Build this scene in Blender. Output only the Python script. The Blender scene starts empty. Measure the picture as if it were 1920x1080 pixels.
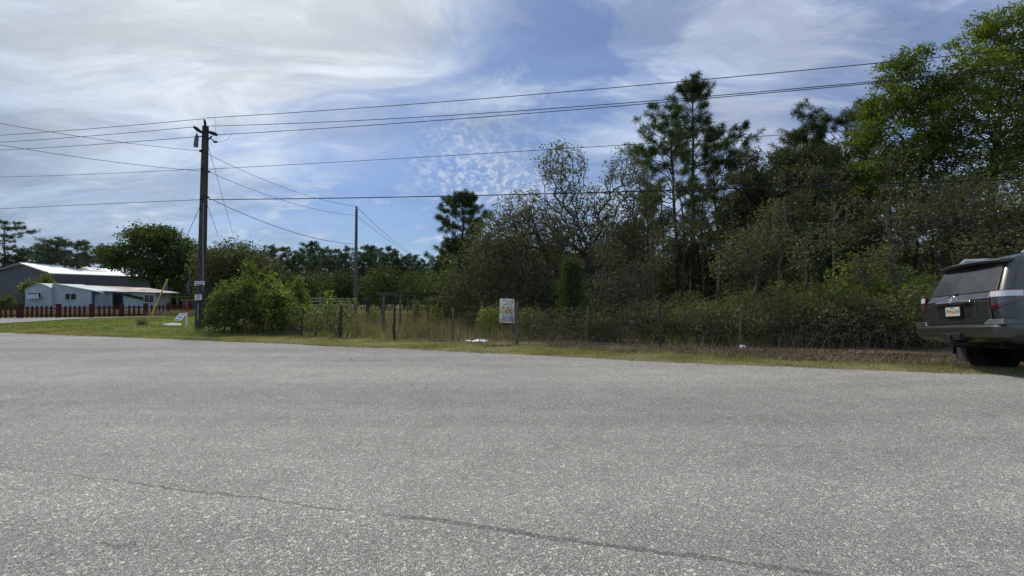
import bpy, math, random
import numpy as np
from mathutils import Vector, Matrix
R = math.radians
sc = bpy.context.scene
C = sc.collection
random.seed(7)
# ------------------------------------------------------------------ camera
F = 850.0; HZ = 556.0; CH = 1.35            # focal length and horizon in photo pixels, eye height
cd = bpy.data.cameras.new('camera'); cam = bpy.data.objects.new('camera', cd); C.objects.link(cam)
cam.location = (0, 0, CH); cam.rotation_euler = (R(90), 0, 0)
cd.sensor_width = 36; cd.lens = 36*F/1920; cd.shift_y = (HZ-540)/1920
cd.clip_start = .05; cd.clip_end = 3000
sc.camera = cam
# ------------------------------------------------------------------ sky, sun, exposure
SUN_EL, SUN_AZ = R(50), R(-32)
w = bpy.data.worlds.new('World'); sc.world = w; w.use_nodes = True
nt = w.node_tree; nt.nodes.clear()
class NT:
    def __init__(s, tree): s.t = tree
    def n(s, typ, **kw):
        o = s.t.nodes.new(typ)
        for k, v in kw.items(): setattr(o, k, v)
        return o
    def l(s, a, b): s.t.links.new(a, b)
    def put(s, sock, v):
        if isinstance(v, bpy.types.NodeSocket): s.l(v, sock)
        elif v is not None: sock.default_value = v
    def m(s, op, a, b=None, c=None, clamp=False):
        o = s.n('ShaderNodeMath', operation=op, use_clamp=clamp)
        for i, v in enumerate((a, b, c)): s.put(o.inputs[i], v)
        return o.outputs[0]
    def vm(s, op, a, b=None):
        o = s.n('ShaderNodeVectorMath', operation=op)
        s.put(o.inputs[0], a); s.put(o.inputs[1], b)
        return o.outputs['Value'] if op in ('DOT_PRODUCT', 'LENGTH', 'DISTANCE') else o.outputs[0]
    def map(s, v, a, b, c=0., d=1.):
        o = s.n('ShaderNodeMapRange', interpolation_type='SMOOTHSTEP')
        s.put(o.inputs[0], v)
        for i, q in enumerate((a, b, c, d)): o.inputs[i+1].default_value = q
        return o.outputs[0]
    def noise(s, vec, scale, detail=5, rough=.55, dist=0, loc=(0,0,0), rot=(0,0,0), sca=(1,1,1)):
        mp = s.n('ShaderNodeMapping'); s.put(mp.inputs[0], vec)
        mp.inputs['Location'].default_value = loc; mp.inputs['Rotation'].default_value = rot; mp.inputs['Scale'].default_value = sca
        o = s.n('ShaderNodeTexNoise'); s.l(mp.outputs[0], o.inputs['Vector'])
        o.inputs['Scale'].default_value = scale; o.inputs['Detail'].default_value = detail
        o.inputs['Roughness'].default_value = rough; o.inputs['Distortion'].default_value = dist
        return o.outputs[0]
    def mix(s, f, a, b, bl='MIX'):
        o = s.n('ShaderNodeMix', data_type='RGBA', blend_type=bl)
        s.put(o.inputs[0], f); s.put(o.inputs[6], a); s.put(o.inputs[7], b)
        return o.outputs[2]
    def ramp(s, f, stops):
        o = s.n('ShaderNodeValToRGB'); s.put(o.inputs[0], f)
        e = o.color_ramp.elements
        while len(e) < len(stops): e.new(.5)
        for i, (p, c) in enumerate(stops): e[i].position = p; e[i].color = (*c, 1)
        return o.outputs[0]
N = NT(nt)
sky = N.n('ShaderNodeTexSky', sky_type='NISHITA', sun_disc=False, sun_elevation=SUN_EL, sun_rotation=SUN_AZ,
          air_density=1.0, dust_density=1.0, ozone_density=2.0)
skyc = N.mix(1., sky.outputs[0], (.050, .063, .086, 1), 'MULTIPLY')
D = N.n('ShaderNodeTexCoord').outputs['Generated']
sp = N.n('ShaderNodeSeparateXYZ'); N.l(D, sp.inputs[0])
dx, dy, dz = sp.outputs
def azel(az, el):
    az, el = R(az), R(el); return (math.sin(az)*math.cos(el), math.cos(az)*math.cos(el), math.sin(el))
zc = N.m('MAXIMUM', dz, .0)
inv = N.m('DIVIDE', 1., N.m('ADD', zc, .24))
cb = N.n('ShaderNodeCombineXYZ'); N.l(N.m('MULTIPLY', dx, inv), cb.inputs[0]); N.l(N.m('MULTIPLY', dy, inv), cb.inputs[1])
P = cb.outputs[0]
# cirrus: long feathery streaks, two crossing sheets, broken by large-scale gaps
wob = N.n('ShaderNodeTexNoise'); N.l(P, wob.inputs['Vector']); wob.inputs['Scale'].default_value = .9; wob.inputs['Detail'].default_value = 3
wo_ = N.vm('SCALE', N.vm('SUBTRACT', wob.outputs['Color'], (.5, .5, .5))); wo_.node.inputs['Scale'].default_value = .9
Pw = N.vm('ADD', P, wo_)
cirA = N.noise(Pw, 1.7, 9, .60, .35, loc=(3.6, 1.1, 0), rot=(0, 0, R(-58)), sca=(.42, 1.5, 1))
cirB = N.noise(Pw, 2.6, 8, .62, .3, loc=(.4, 5.3, 0), rot=(0, 0, R(28)), sca=(.45, 1.4, 1))
wv = N.noise(Pw, 2.3, 8, .62, .4, loc=(.6, 2.2, 0), rot=(0, 0, R(-40)), sca=(.7, 1.3, 1))
def cap(az, el, lo, hi, amt=.10):
    """soft-edged patch of sky about a compass direction, its rim torn by the noise"""
    d = N.m('ADD', N.vm('DOT_PRODUCT', D, azel(az, el)), N.m('MULTIPLY', N.m('SUBTRACT', wv, .5), amt))
    return N.map(d, lo, hi)
gap = N.m('MAXIMUM', N.m('MAXIMUM', cap(3, 25, .972, 1.0, .12), cap(-14, 15, .962, .995, .09)), N.m('MULTIPLY', cap(42, 24, .975, .998, .12), .75))
gap = N.m('MAXIMUM', gap, N.m('MULTIPLY', cap(15, 27, .985, 1.0, .12), .6))
cmask = N.m('ADD', .34, N.m('ADD', N.m('MULTIPLY', N.map(cirA, .42, .60), .60), N.m('MULTIPLY', N.map(cirB, .44, .68), .35)))
cmask = N.m('MULTIPLY', cmask, N.m('SUBTRACT', 1., N.m('MULTIPLY', gap, .88)), clamp=True)
cmask = N.m('MULTIPLY', cmask, N.map(dz, .12, .32, .55, 1.))
veil = N.m('MAXIMUM', cap(-37, 42, .835, .965, .26), cap(-62, 14, .80, .96, .26))
# mottled puffs right of centre, small low puffs above the treeline
pf = N.noise(P, 21., 8, .66, .3, rot=(0, 0, R(35)), sca=(1.35, .85, 1))
vo = N.noise(P, 2.0, 4, .55, 0, loc=(4.2, 8.8, 0))
reg = N.map(N.m('ADD', N.vm('DOT_PRODUCT', D, azel(-1.6, 16.0)), N.m('MULTIPLY', N.m('SUBTRACT', vo, .5), .06)), .982, 1.006)
puff = N.m('MULTIPLY', N.map(pf, .45, .61), reg)
D2 = N.noise(D, 9., 7, .62, .4, loc=(1.3, .2, .4), sca=(1, 1, 3.2))
low = N.m('MULTIPLY', N.map(D2, .52, .68), N.m('MULTIPLY', N.map(dz, .03, .10), N.map(dz, .29, .17)))
puffs = N.m('MAXIMUM', puff, N.m('MULTIPLY', low, .85))
cov = N.m('MAXIMUM', N.m('MULTIPLY', cmask, .92), N.m('MULTIPLY', veil, .95))
cov = N.m('ADD', N.m('MULTIPLY', cov, .88), .12)
glow = N.map(N.vm('DOT_PRODUCT', D, azel(-32, 36)), .86, 1.0)
shn = N.noise(Pw, 2.1, 9, .66, .3, loc=(9, 3, 0), rot=(0, 0, R(-30)), sca=(.5, 1.3, 1))
shade = N.map(shn, .37, .63, .76, 1.16)
ccol = N.mix(glow, (.385, .485, .635, 1), (.80, .85, .90, 1))
warm = N.map(N.m('ADD', dx, N.m('MULTIPLY', dz, .45)), -.05, .85)
ccol = N.mix(warm, ccol, (.56, .64, .82, 1))
cm = N.n('ShaderNodeVectorMath', operation='SCALE'); N.l(ccol, cm.inputs[0]); N.l(shade, cm.inputs['Scale'])
c1 = N.mix(cov, skyc, cm.outputs[0])
c2 = N.mix(N.m('MULTIPLY', puffs, .62), c1, (.66, .72, .82, 1))
hor = N.map(dz, .0, .14, .35, 0.)
c3 = N.mix(hor, c2, (.46, .60, .80, 1))
bg = N.n('ShaderNodeBackground'); N.l(c3, bg.inputs[0]); bg.inputs[1].default_value = 1.0
wo = N.n('ShaderNodeOutputWorld'); N.l(bg.outputs[0], wo.inputs[0])
sl = bpy.data.lights.new('sun', 'SUN'); sl.energy = 3.1; sl.angle = R(7); sl.color = (1, .94, .83)
so = bpy.data.objects.new('sun', sl); C.objects.link(so)
sd = Vector((math.sin(SUN_AZ)*math.cos(SUN_EL), math.cos(SUN_AZ)*math.cos(SUN_EL), math.sin(SUN_EL)))
so.rotation_euler = sd.to_track_quat('Z', 'Y').to_euler(); so.location = (0, 0, 40)
sc.view_settings.view_transform = 'Standard'; sc.view_settings.look = 'None'
sc.view_settings.exposure = 0.06; sc.view_settings.gamma = 1
sc.cycles.max_bounces = 5; sc.cycles.diffuse_bounces = 3; sc.cycles.transmission_bounces = 4; sc.cycles.transparent_max_bounces = 4
# ------------------------------------------------------------------ terrain and pixel helpers
def ss(t): t = np.clip(t, 0, 1); return t*t*(3-2*t)
def g(x, y):
    """height of the land: the shoulder rises a little to the right and falls off behind the road edge"""
    yr = 9.7-.36*x
    return float(.14*ss((x-2.5)/5)*(1-ss((y-yr)/2.1)))
def ray(px, py, z=0.):
    """world point on the land (plus z) that photo pixel (px, py) looks at"""
    h = 0.
    for _ in range(12):
        Y = (CH-h-z)*F/max(py-HZ, .5); X = (px-960)/F*Y; h = g(X, Y)
    return X, Y, h+z
def at(px, Y): return (px-960)/F*Y          # x of a pixel column at depth Y
def zt(py, Y): return CH+(HZ-py)*Y/F        # z of a pixel row at depth Y
# ------------------------------------------------------------------ materials
MAT = {}
def mat(name, col=(.5,.5,.5), rough=.8, metal=0., spec=.3, var=.0, vscale=3., col2=None, bump=0., bscale=20., coat=0., emis=None):
    if name in MAT: return MAT[name]
    m = bpy.data.materials.new(name); m.use_nodes = True; n = NT(m.node_tree)
    b = m.node_tree.nodes['Principled BSDF']
    b.inputs['Roughness'].default_value = rough; b.inputs['Metallic'].default_value = metal
    b.inputs['Specular IOR Level'].default_value = spec; b.inputs['Coat Weight'].default_value = coat
    b.inputs['Coat Roughness'].default_value = .08
    tc = n.n('ShaderNodeTexCoord').outputs['Object']
    if var or col2:
        f = n.noise(tc, vscale, 6, .6)
        c2 = col2 or tuple(max(0, c*(1-var)) for c in col); c1 = col if col2 else tuple(c*(1+var) for c in col)
        n.l(n.ramp(f, [(.35, c1), (.65, c2)]), b.inputs['Base Color'])
    else: b.inputs['Base Color'].default_value = (*col, 1)
    if bump:
        bp = n.n('ShaderNodeBump'); bp.inputs['Strength'].default_value = bump; bp.inputs['Distance'].default_value = .01
        n.l(n.noise(tc, bscale, 4, .6), bp.inputs['Height']); n.l(bp.outputs[0], b.inputs['Normal'])
    MAT[name] = m
    return m
def leafmat(name, stops, trans=.35, rough=.6):
    """leaves: colour varies leaf by leaf and tree by tree, some light passes through"""
    m = bpy.data.materials.new(name); m.use_nodes = True; t = m.node_tree; t.nodes.clear(); n = NT(t)
    ge = n.n('ShaderNodeNewGeometry'); oi = n.n('ShaderNodeObjectInfo')
    tc = n.n('ShaderNodeTexCoord')
    big = n.noise(tc.outputs['Object'], .9, 3, .6)
    f = n.m('ADD', n.m('MULTIPLY', ge.outputs['Random Per Island'], .55), n.m('MULTIPLY', n.map(big, .3, .7), .45))
    f = n.m('ADD', f, n.m('MULTIPLY', n.m('SUBTRACT', oi.outputs['Random'], .5), .25), clamp=True)
    c = n.ramp(f, stops)
    d = n.n('ShaderNodeBsdfDiffuse'); n.l(c, d.inputs[0])
    tr = n.n('ShaderNodeBsdfTranslucent'); n.l(n.mix(1., c, (1.25, 1.3, .55, 1), 'MULTIPLY'), tr.inputs[0])
    mx = n.n('ShaderNodeMixShader'); mx.inputs[0].default_value = trans
    n.l(d.outputs[0], mx.inputs[1]); n.l(tr.outputs[0], mx.inputs[2])
    gl = n.n('ShaderNodeBsdfGlossy'); gl.inputs['Roughness'].default_value = rough; gl.inputs[0].default_value = (.9, .95, 1, 1)
    m2 = n.n('ShaderNodeMixShader'); m2.inputs[0].default_value = .02
    n.l(mx.outputs[0], m2.inputs[1]); n.l(gl.outputs[0], m2.inputs[2])
    o = n.n('ShaderNodeOutputMaterial'); n.l(m2.outputs[0], o.inputs[0])
    MAT[name] = m
    return m
L_spring = leafmat('spring_leaves', [(.0, (.042,.070,.012)), (.45, (.098,.140,.020)), (.8, (.165,.215,.032)), (1., (.27,.31,.06))], .45)
L_oak = leafmat('live_oak_leaves', [(.0, (.024,.044,.012)), (.5, (.054,.088,.022)), (1., (.12,.155,.045))], .38)
L_scrub = leafmat('scrub_oak_leaves', [(.0, (.042,.048,.024)), (.5, (.092,.100,.048)), (.85, (.150,.152,.074)), (1., (.23,.22,.12))], .42)
L_bud = leafmat('budding_leaves', [(.0, (.050,.052,.028)), (.5, (.105,.106,.054)), (.85, (.165,.16,.08)), (1., (.24,.23,.12))], .38)
L_pine = leafmat('pine_needles', [(.0, (.030,.050,.018)), (.5, (.058,.092,.032)), (1., (.12,.155,.060))], .3)
L_farpine = leafmat('far_pine_needles', [(.0, (.036,.056,.034)), (.5, (.058,.088,.050)), (1., (.10,.13,.070))], .25)
L_bush = leafmat('bush_leaves', [(.0, (.050,.068,.018)), (.5, (.120,.155,.036)), (.85, (.23,.27,.07)), (1., (.42,.44,.18))], .45)
L_thicket = leafmat('thicket_leaves', [(.0, (.045,.052,.020)), (.5, (.105,.118,.044)), (.85, (.19,.205,.075)), (1., (.33,.34,.14))], .45)
L_cedar = leafmat('cedar_leaves', [(.0, (.032,.046,.014)), (.6, (.070,.095,.028)), (1., (.14,.165,.05))], .35)
L_dead = leafmat('dead_grass', [(.0, (.085,.062,.046)), (.5, (.185,.145,.110)), (1., (.34,.285,.22))], .3)
L_litter = leafmat('fallen_leaves', [(.0, (.07,.052,.034)), (.5, (.14,.105,.068)), (1., (.27,.215,.145))], .15)
L_grass = leafmat('verge_grass', [(.0, (.12,.135,.050)), (.4, (.22,.225,.090)), (.75, (.38,.355,.19)), (1., (.58,.52,.34))], .35)
L_lawn = leafmat('lawn_grass', [(.0, (.085,.120,.024)), (.5, (.155,.210,.042)), (.85, (.25,.28,.08)), (1., (.38,.35,.15))], .4)
L_airy = leafmat('dark_oak_leaves', [(.0, (.032,.040,.019)), (.5, (.070,.082,.038)), (1., (.14,.15,.07))], .38)
L_moss = leafmat('spanish_moss', [(.0, (.075,.078,.062)), (1., (.17,.17,.14))], .2)
M_bark = mat('bark', (.085,.072,.060), .95, col2=(.045,.038,.032), vscale=9, bump=.6, bscale=14)
M_barkl = mat('pale_lichen_bark', (.14,.13,.11), .95, col2=(.060,.054,.044), vscale=7, bump=.6, bscale=14)
M_pbark = mat('pine_bark', (.10,.080,.066), .95, col2=(.045,.036,.030), vscale=8, bump=.8, bscale=9)
M_post = mat('weathered_post', (.075,.070,.064), .95, col2=(.032,.029,.026), vscale=9, bump=.5, bscale=25)
M_postg = mat('grey_post', (.17,.165,.155), .95, col2=(.085,.08,.075), vscale=9, bump=.5, bscale=25)
M_pole = mat('creosote_pole', (.085,.078,.066), .9, col2=(.040,.037,.033), vscale=5, bump=.4, bscale=22)
M_wire = mat('cable', (.035,.036,.04), 1., spec=0.)
M_metal = mat('galvanised', (.40,.41,.42), .45, metal=.7, var=.2)
M_white = mat('white_paint', (.78,.79,.79), .6, var=.06, vscale=6)
# ------------------------------------------------------------------ mesh helpers
def link(o, parent=None):
    C.objects.link(o)
    if parent is not None: o.parent = parent
    return o
def mobj(name, V, Fc, m, parent=None, smooth=False):
    """V (n,3) array; Fc array (k,3|4) or list of index tuples"""
    me = bpy.data.meshes.new(name)
    V = np.asarray(V, dtype=np.float32)
    if isinstance(Fc, np.ndarray) and Fc.ndim == 2:
        k, q = Fc.shape
        me.vertices.add(len(V)); me.vertices.foreach_set('co', V.ravel())
        me.loops.add(k*q); me.loops.foreach_set('vertex_index', Fc.astype(np.int32).ravel())
        me.polygons.add(k); me.polygons.foreach_set('loop_start', np.arange(0, k*q, q, dtype=np.int32))
        me.polygons.foreach_set('loop_total', np.full(k, q, dtype=np.int32))
        me.update(calc_edges=True)
    else:
        me.from_pydata([tuple(map(float, v)) for v in V], [], [tuple(f) for f in Fc]); me.update()
    if smooth: me.polygons.foreach_set('use_smooth', np.ones(len(me.polygons), dtype=bool))
    if m is not None: me.materials.append(m)
    return link(bpy.data.objects.new(name, me), parent)
class MB:
    def __init__(s): s.V = []; s.F = []
    def add(s, V, Fc):
        o = len(s.V); s.V += [tuple(v) for v in V]; s.F += [tuple(i+o for i in f) for f in Fc]; return s
    def hexa(s, P8):                       # 4 bottom corners then 4 top corners
        return s.add(P8, [(0,3,2,1), (4,5,6,7), (0,1,5,4), (1,2,6,5), (2,3,7,6), (3,0,4,7)])
    def box(s, x0, x1, y0, y1, z0, z1): return s.hexa([(x0,y0,z0),(x1,y0,z0),(x1,y1,z0),(x0,y1,z0),(x0,y0,z1),(x1,y0,z1),(x1,y1,z1),(x0,y1,z1)])
    def tube(s, pts, r, n=8, cap=True):
        pts = [Vector(p) for p in pts]; k = len(pts)
        rs = r if isinstance(r, (list, tuple)) else [r]*k
        V = []; Fc = []
        for i, p in enumerate(pts):
            d = (pts[min(i+1, k-1)]-pts[max(i-1, 0)]).normalized()
            a = Vector((0, 0, 1)) if abs(d.z) < .9 else Vector((1, 0, 0))
            u = d.cross(a).normalized(); v = d.cross(u)
            V += [p+(u*math.cos(t)+v*math.sin(t))*rs[i] for t in [2*math.pi*j/n for j in range(n)]]
        for i in range(k-1):
            for j in range(n): Fc.append((i*n+j, i*n+(j+1) % n, (i+1)*n+(j+1) % n, (i+1)*n+j))
        if cap: Fc += [tuple(range(n)), tuple(range((k-1)*n, k*n))]
        return s.add(V, Fc)
    def bar(s, a, b, wx, wy):              # square bar from a to b
        a, b = Vector(a), Vector(b); d = (b-a).normalized()
        t = Vector((0, 0, 1)) if abs(d.z) < .9 else Vector((0, 1, 0))
        u = d.cross(t).normalized()*wx/2; v = d.cross(u.normalized()).normalized()*wy/2
        return s.hexa([a-u-v, a+u-v, a+u+v, a-u+v, b-u-v, b+u-v, b+u+v, b-u+v])
    def poly(s, pts): return s.add(pts, [tuple(range(len(pts)))])
    def build(s, name, m, parent=None, smooth=False, bevel=0., seg=2):
        o = mobj(name, s.V, s.F, m, parent, smooth)
        if bevel:
            b = o.modifiers.new('bevel', 'BEVEL'); b.width = bevel; b.segments = seg; b.limit_method = 'ANGLE'; b.angle_limit = R(35)
        return o
def smooth_angle(o, deg=35):
    me = o.data
    me.polygons.foreach_set('use_smooth', np.ones(len(me.polygons), dtype=bool))
    me.set_sharp_from_angle(angle=R(deg))
def tag(o, label, cat, group=None, kind=None):
    o['label'] = label
    o['category'] = cat
    if group: o['group'] = group
    if kind: o['kind'] = kind
    return o
def structure(o): o['kind'] = 'structure'; return o
def thing(name, label, cat, loc=(0,0,0), rz=0., group=None):
    o = bpy.data.objects.new(name, None); o.empty_display_size = .3; C.objects.link(o)
    o.location = loc; o.rotation_euler = (0, 0, rz)
    return tag(o, label, cat, group)
def dup(root, loc, rz=0., s=1., label=None, group=None):
    r = root.copy(); C.objects.link(r); r.location = loc; r.rotation_euler = (0, 0, rz); r.scale = (s, s, s) if not isinstance(s, tuple) else s
    if label: r['label'] = label
    if group: r['group'] = group
    elif 'group' in r: del r['group']
    for ch in list(root.children):
        c = ch.copy(); C.objects.link(c); c.parent = r
        for gc in list(ch.children):
            d = gc.copy(); C.objects.link(d); d.parent = c
    return r
def text(s, size, m, parent, name='lettering', ext=.002, font_w=1.):
    cu = bpy.data.curves.new('txt', 'FONT'); cu.body = s; cu.size = size; cu.extrude = ext; cu.align_x = 'CENTER'; cu.align_y = 'CENTER'
    cu.resolution_u = 2
    t = bpy.data.objects.new('txt', cu); C.objects.link(t); bpy.context.view_layer.update()
    me = bpy.data.meshes.new_from_object(t.evaluated_get(bpy.context.evaluated_depsgraph_get()))
    bpy.data.objects.remove(t); me.materials.clear(); me.materials.append(m)
    o = bpy.data.objects.new(name, me); link(o, parent); o.scale = (font_w, 1, 1)
    return o
# ------------------------------------------------------------------ ground and roads
def surf(name, f, col_build):
    m = bpy.data.materials.new(name); m.use_nodes = True; n = NT(m.node_tree); b = m.node_tree.nodes['Principled BSDF']
    b.inputs['Roughness'].default_value = .92; b.inputs['Specular IOR Level'].default_value = .25
    f(n, b, n.n('ShaderNodeTexCoord').outputs['Object']); MAT[name] = m; return m
def asphalt(coarse, tone):
    def f(n, b, tc):
        v = n.n('ShaderNodeTexVoronoi'); v.inputs['Scale'].default_value = coarse; n.l(tc, v.inputs['Vector'])
        rnd = n.n('ShaderNodeSeparateColor'); n.l(v.outputs['Color'], rnd.inputs[0])
        v2 = n.n('ShaderNodeTexVoronoi'); v2.inputs['Scale'].default_value = coarse*.43; n.l(tc, v2.inputs['Vector'])
        rn2 = n.n('ShaderNodeSeparateColor'); n.l(v2.outputs['Color'], rn2.inputs[0])
        big = n.noise(tc, .22, 5, .6, .4, sca=(1, 1.6, 1), rot=(0, 0, R(-18)))
        mid = n.noise(tc, 2.3, 5, .65)
        k = n.ramp(rnd.outputs[0], [(0., (.115,.110,.099)), (.42, (.21,.202,.186)), (.75, (.31,.298,.274)), (.95, (.41,.396,.362)), (1., (.54,.52,.47))])
        k = n.mix(n.map(rn2.outputs[0], .90, .97), k, (.54, .52, .465, 1))
        gap = n.map(v.outputs['Distance'], .30, .62)
        k = n.mix(n.m('MULTIPLY', gap, .72), k, (.055, .052, .047, 1))
        s1 = n.map(big, .3, .7, tone*.90, tone*1.10); s2 = n.map(mid, .25, .75, .92, 1.08)
        lane = n.noise(tc, .55, 3, .5, .2, rot=(0, 0, R(18)), sca=(.05, 1.6, 1)); s2 = n.m('MULTIPLY', s2, n.map(lane, .35, .65, .89, 1.09))
        spot = n.map(n.noise(tc, 1.1, 4, .6, .4, loc=(3, 8, 0)), .66, .78, 1., .78); s2 = n.m('MULTIPLY', s2, spot)
        wc = n.n('ShaderNodeTexNoise'); n.l(tc, wc.inputs['Vector']); wc.inputs['Scale'].default_value = 1.3; wc.inputs['Detail'].default_value = 5
        ad = n.n('ShaderNodeVectorMath', operation='MULTIPLY_ADD'); n.l(wc.outputs['Color'], ad.inputs[0]); ad.inputs[1].default_value = (.9, .9, 0); n.l(tc, ad.inputs[2])
        cv = n.n('ShaderNodeTexVoronoi', feature='DISTANCE_TO_EDGE'); cv.inputs['Scale'].default_value = .16; n.l(ad.outputs[0], cv.inputs['Vector'])
        crk = n.m('MULTIPLY', n.map(cv.outputs['Distance'], .0005, .0022, .42, 0.), n.map(n.noise(tc, .5, 3, .6, 0, loc=(5, 2, 0)), .50, .60)); s2 = n.m('MULTIPLY', s2, n.m('SUBTRACT', 1., crk))
        sv = n.n('ShaderNodeVectorMath', operation='SCALE'); n.l(k, sv.inputs[0]); n.l(n.m('MULTIPLY', s1, s2), sv.inputs['Scale'])
        n.l(sv.outputs[0], b.inputs['Base Color'])
        bp = n.n('ShaderNodeBump'); bp.inputs['Strength'].default_value = .55; bp.inputs['Distance'].default_value = .006; bp.invert = True
        n.l(v.outputs['Distance'], bp.inputs['Height']); n.l(bp.outputs[0], b.inputs['Normal'])
    return f
M_asph = surf('asphalt', asphalt(180., 1.62), None)
M_asph2 = surf('asphalt_overlay', asphalt(155., 1.66), None)
def f_soil(n, b, tc):
    a = n.noise(tc, .35, 6, .65); c = n.noise(tc, 9, 6, .7)
    k = n.ramp(n.m('ADD', n.m('MULTIPLY', a, .5), n.m('MULTIPLY', c, .5)), [(.36, (.085,.098,.034)), (.5, (.16,.155,.065)), (.62, (.26,.21,.125))])
    n.l(k, b.inputs['Base Color'])
    bp = n.n('ShaderNodeBump'); bp.inputs['Strength'].default_value = .8; bp.inputs['Distance'].default_value = .03
    n.l(c, bp.inputs['Height']); n.l(bp.outputs[0], b.inputs['Normal'])
M_soil = surf('grassy_soil', f_soil, None)
def f_floor(n, b, tc):
    a = n.noise(tc, .5, 6, .65); c = n.noise(tc, 14, 6, .7)
    k = n.ramp(n.m('ADD', n.m('MULTIPLY', a, .4), n.m('MULTIPLY', c, .6)), [(.36, (.045,.034,.024)), (.5, (.10,.078,.052)), (.62, (.18,.145,.10))])
    n.l(k, b.inputs['Base Color'])
    bp = n.n('ShaderNodeBump'); bp.inputs['Strength'].default_value = 1.; bp.inputs['Distance'].default_value = .04
    n.l(c, bp.inputs['Height']); n.l(bp.outputs[0], b.inputs['Normal'])
M_floor = surf('leaf_strewn_floor', f_floor, None)
def f_lane(n, b, tc):
    c = n.noise(tc, 25, 5, .7); a = n.noise(tc, .6, 4, .6)
    n.l(n.ramp(n.m('ADD', n.m('MULTIPLY', a, .5), n.m('MULTIPLY', c, .5)), [(.38, (.17,.168,.165)), (.62, (.30,.295,.285))]), b.inputs['Base Color'])
M_lane = surf('side_road_asphalt', f_lane, None)
# edge of the main road, read as points on the land
edge_px = [(0,625),(160,631),(320,637),(480,644),(640,651),(800,658),(960,666),(1120,674),(1280,682),(1440,689),(1600,695),(1760,701),(1920,706)]
edge = [ray(*p)[:2] for p in edge_px]
e0, e1 = np.array(edge[0]), np.array(edge[2]); dl = (e0-e1)/np.linalg.norm(e0-e1)
eR, eR0 = np.array(edge[-1]), np.array(edge[-4]); dr = (eR-eR0)/np.linalg.norm(eR-eR0)
edge = [tuple(e0+dl*d) for d in (300, 150, 70, 30, 12, 5)] + edge + [tuple(eR+dr*d) for d in (4, 12, 40, 150, 300)]
# finely resampled with a slightly ragged border
rng = np.random.RandomState(3)
def resample(pts, step, jag=0., lim=45):
    out = []
    for a, b in zip(pts[:-1], pts[1:]):
        a, b = np.array(a), np.array(b); L = np.linalg.norm(b-a); k = max(1, int(L/step)) if abs(a[0]) < lim or abs(b[0]) < lim else max(1, int(L/20))
        for i in range(k):
            p = a+(b-a)*i/k; n_ = np.array([-(b-a)[1], (b-a)[0]])/L
            out.append(p+n_*rng.randn()*jag)
    out.append(np.array(pts[-1])); return np.array(out)
E = resample(edge, .12, .022)
E[:, 1] += .035*np.sin(E[:, 0]*1.7)+.025*np.sin(E[:, 0]*4.1+1)+.02*np.sin(E[:, 0]*9.3)
def edge_y(x): return float(np.interp(x, E[:, 0], E[:, 1]))
# road: rows from the far edge back past the camera
def road_sheet(name, front, back_shift, dz, m, rows, thick=0.):
    V = []; Fc = []; n_ = len(front)
    for r_ in rows:
        for p in front:
            q = p*(1-r_)+back_shift(p)*r_
            V.append((q[0], q[1], g(q[0], q[1])+dz))
    for r_ in range(len(rows)-1):
        for i in range(n_-1): Fc.append((r_*n_+i, (r_+1)*n_+i, (r_+1)*n_+i+1, r_*n_+i+1))
    if thick:
        o_ = len(V); V += [(v[0], v[1]+.01, v[2]-thick) for v in V[:n_]]
        Fc += [(i, i+1, o_+i+1, o_+i) for i in range(n_-1)]
    o = mobj(name, np.array(V), Fc, m); structure(o); return o
nrm = np.array([-.31, -.95]); nrm /= np.linalg.norm(nrm)
nrm = np.array([-.30, -.954])
road_sheet('road', E, lambda p: p+nrm*22, .020, M_asph, [0, .05, .1, .2, .35, .5, .7, 1.])
seam_px = [(-900,770),(-400,832),(0,884),(128,898),(230,912),(346,930),(480,943),(600,962),(693,971),(840,992),(950,1008),(1050,1025),(1220,1049),(1400,1071),(1600,1102),(1900,1148),(2500,1240)]
seam = [ray(*p)[:2] for p in seam_px]
s0 = np.array(seam[0]); s1 = np.array(seam[2]); ds = (s0-s1)/np.linalg.norm(s0-s1); s2 = np.array(seam[-1]); s3 = np.array(seam[-5]); dse = (s2-s3)/np.linalg.norm(s2-s3)
seam = [tuple(s0+ds*200), tuple(s0+ds*40)]+seam+[tuple(s2+dse*30), tuple(s2+dse*200)]
S = resample(seam, .05, .006, 8)
road_sheet('road_overlay', S, lambda p: p+nrm*12, .030, M_asph2, [0, .15, .4, 1.], .012)
# dark tar smear along the seam, wider to the right, broken in the middle
M_tar = surf('tar_joint', asphalt(175., 1.0), None)
V = []; Fc = []
for i, p in enumerate(S):
    x = p[0]
    wd = .006+.046*ss((x+.95)/.45)*(1-.35*ss((x-1.2)/.8)) if x > -1 else .030*(.75+.3*math.sin(x*2.3))+.006
    wd *= .75+.5*rng.rand()
    V += [(p[0]+.004, p[1]-.004, .0245+g(*p)), (p[0]-nrm[0]*wd, p[1]-nrm[1]*wd, .0245+g(*p))]
for i in range(len(S)-1): Fc.append((2*i, 2*i+2, 2*i+3, 2*i+1))
structure(mobj('road_tar_joint', np.array(V), Fc, M_tar))
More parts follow.
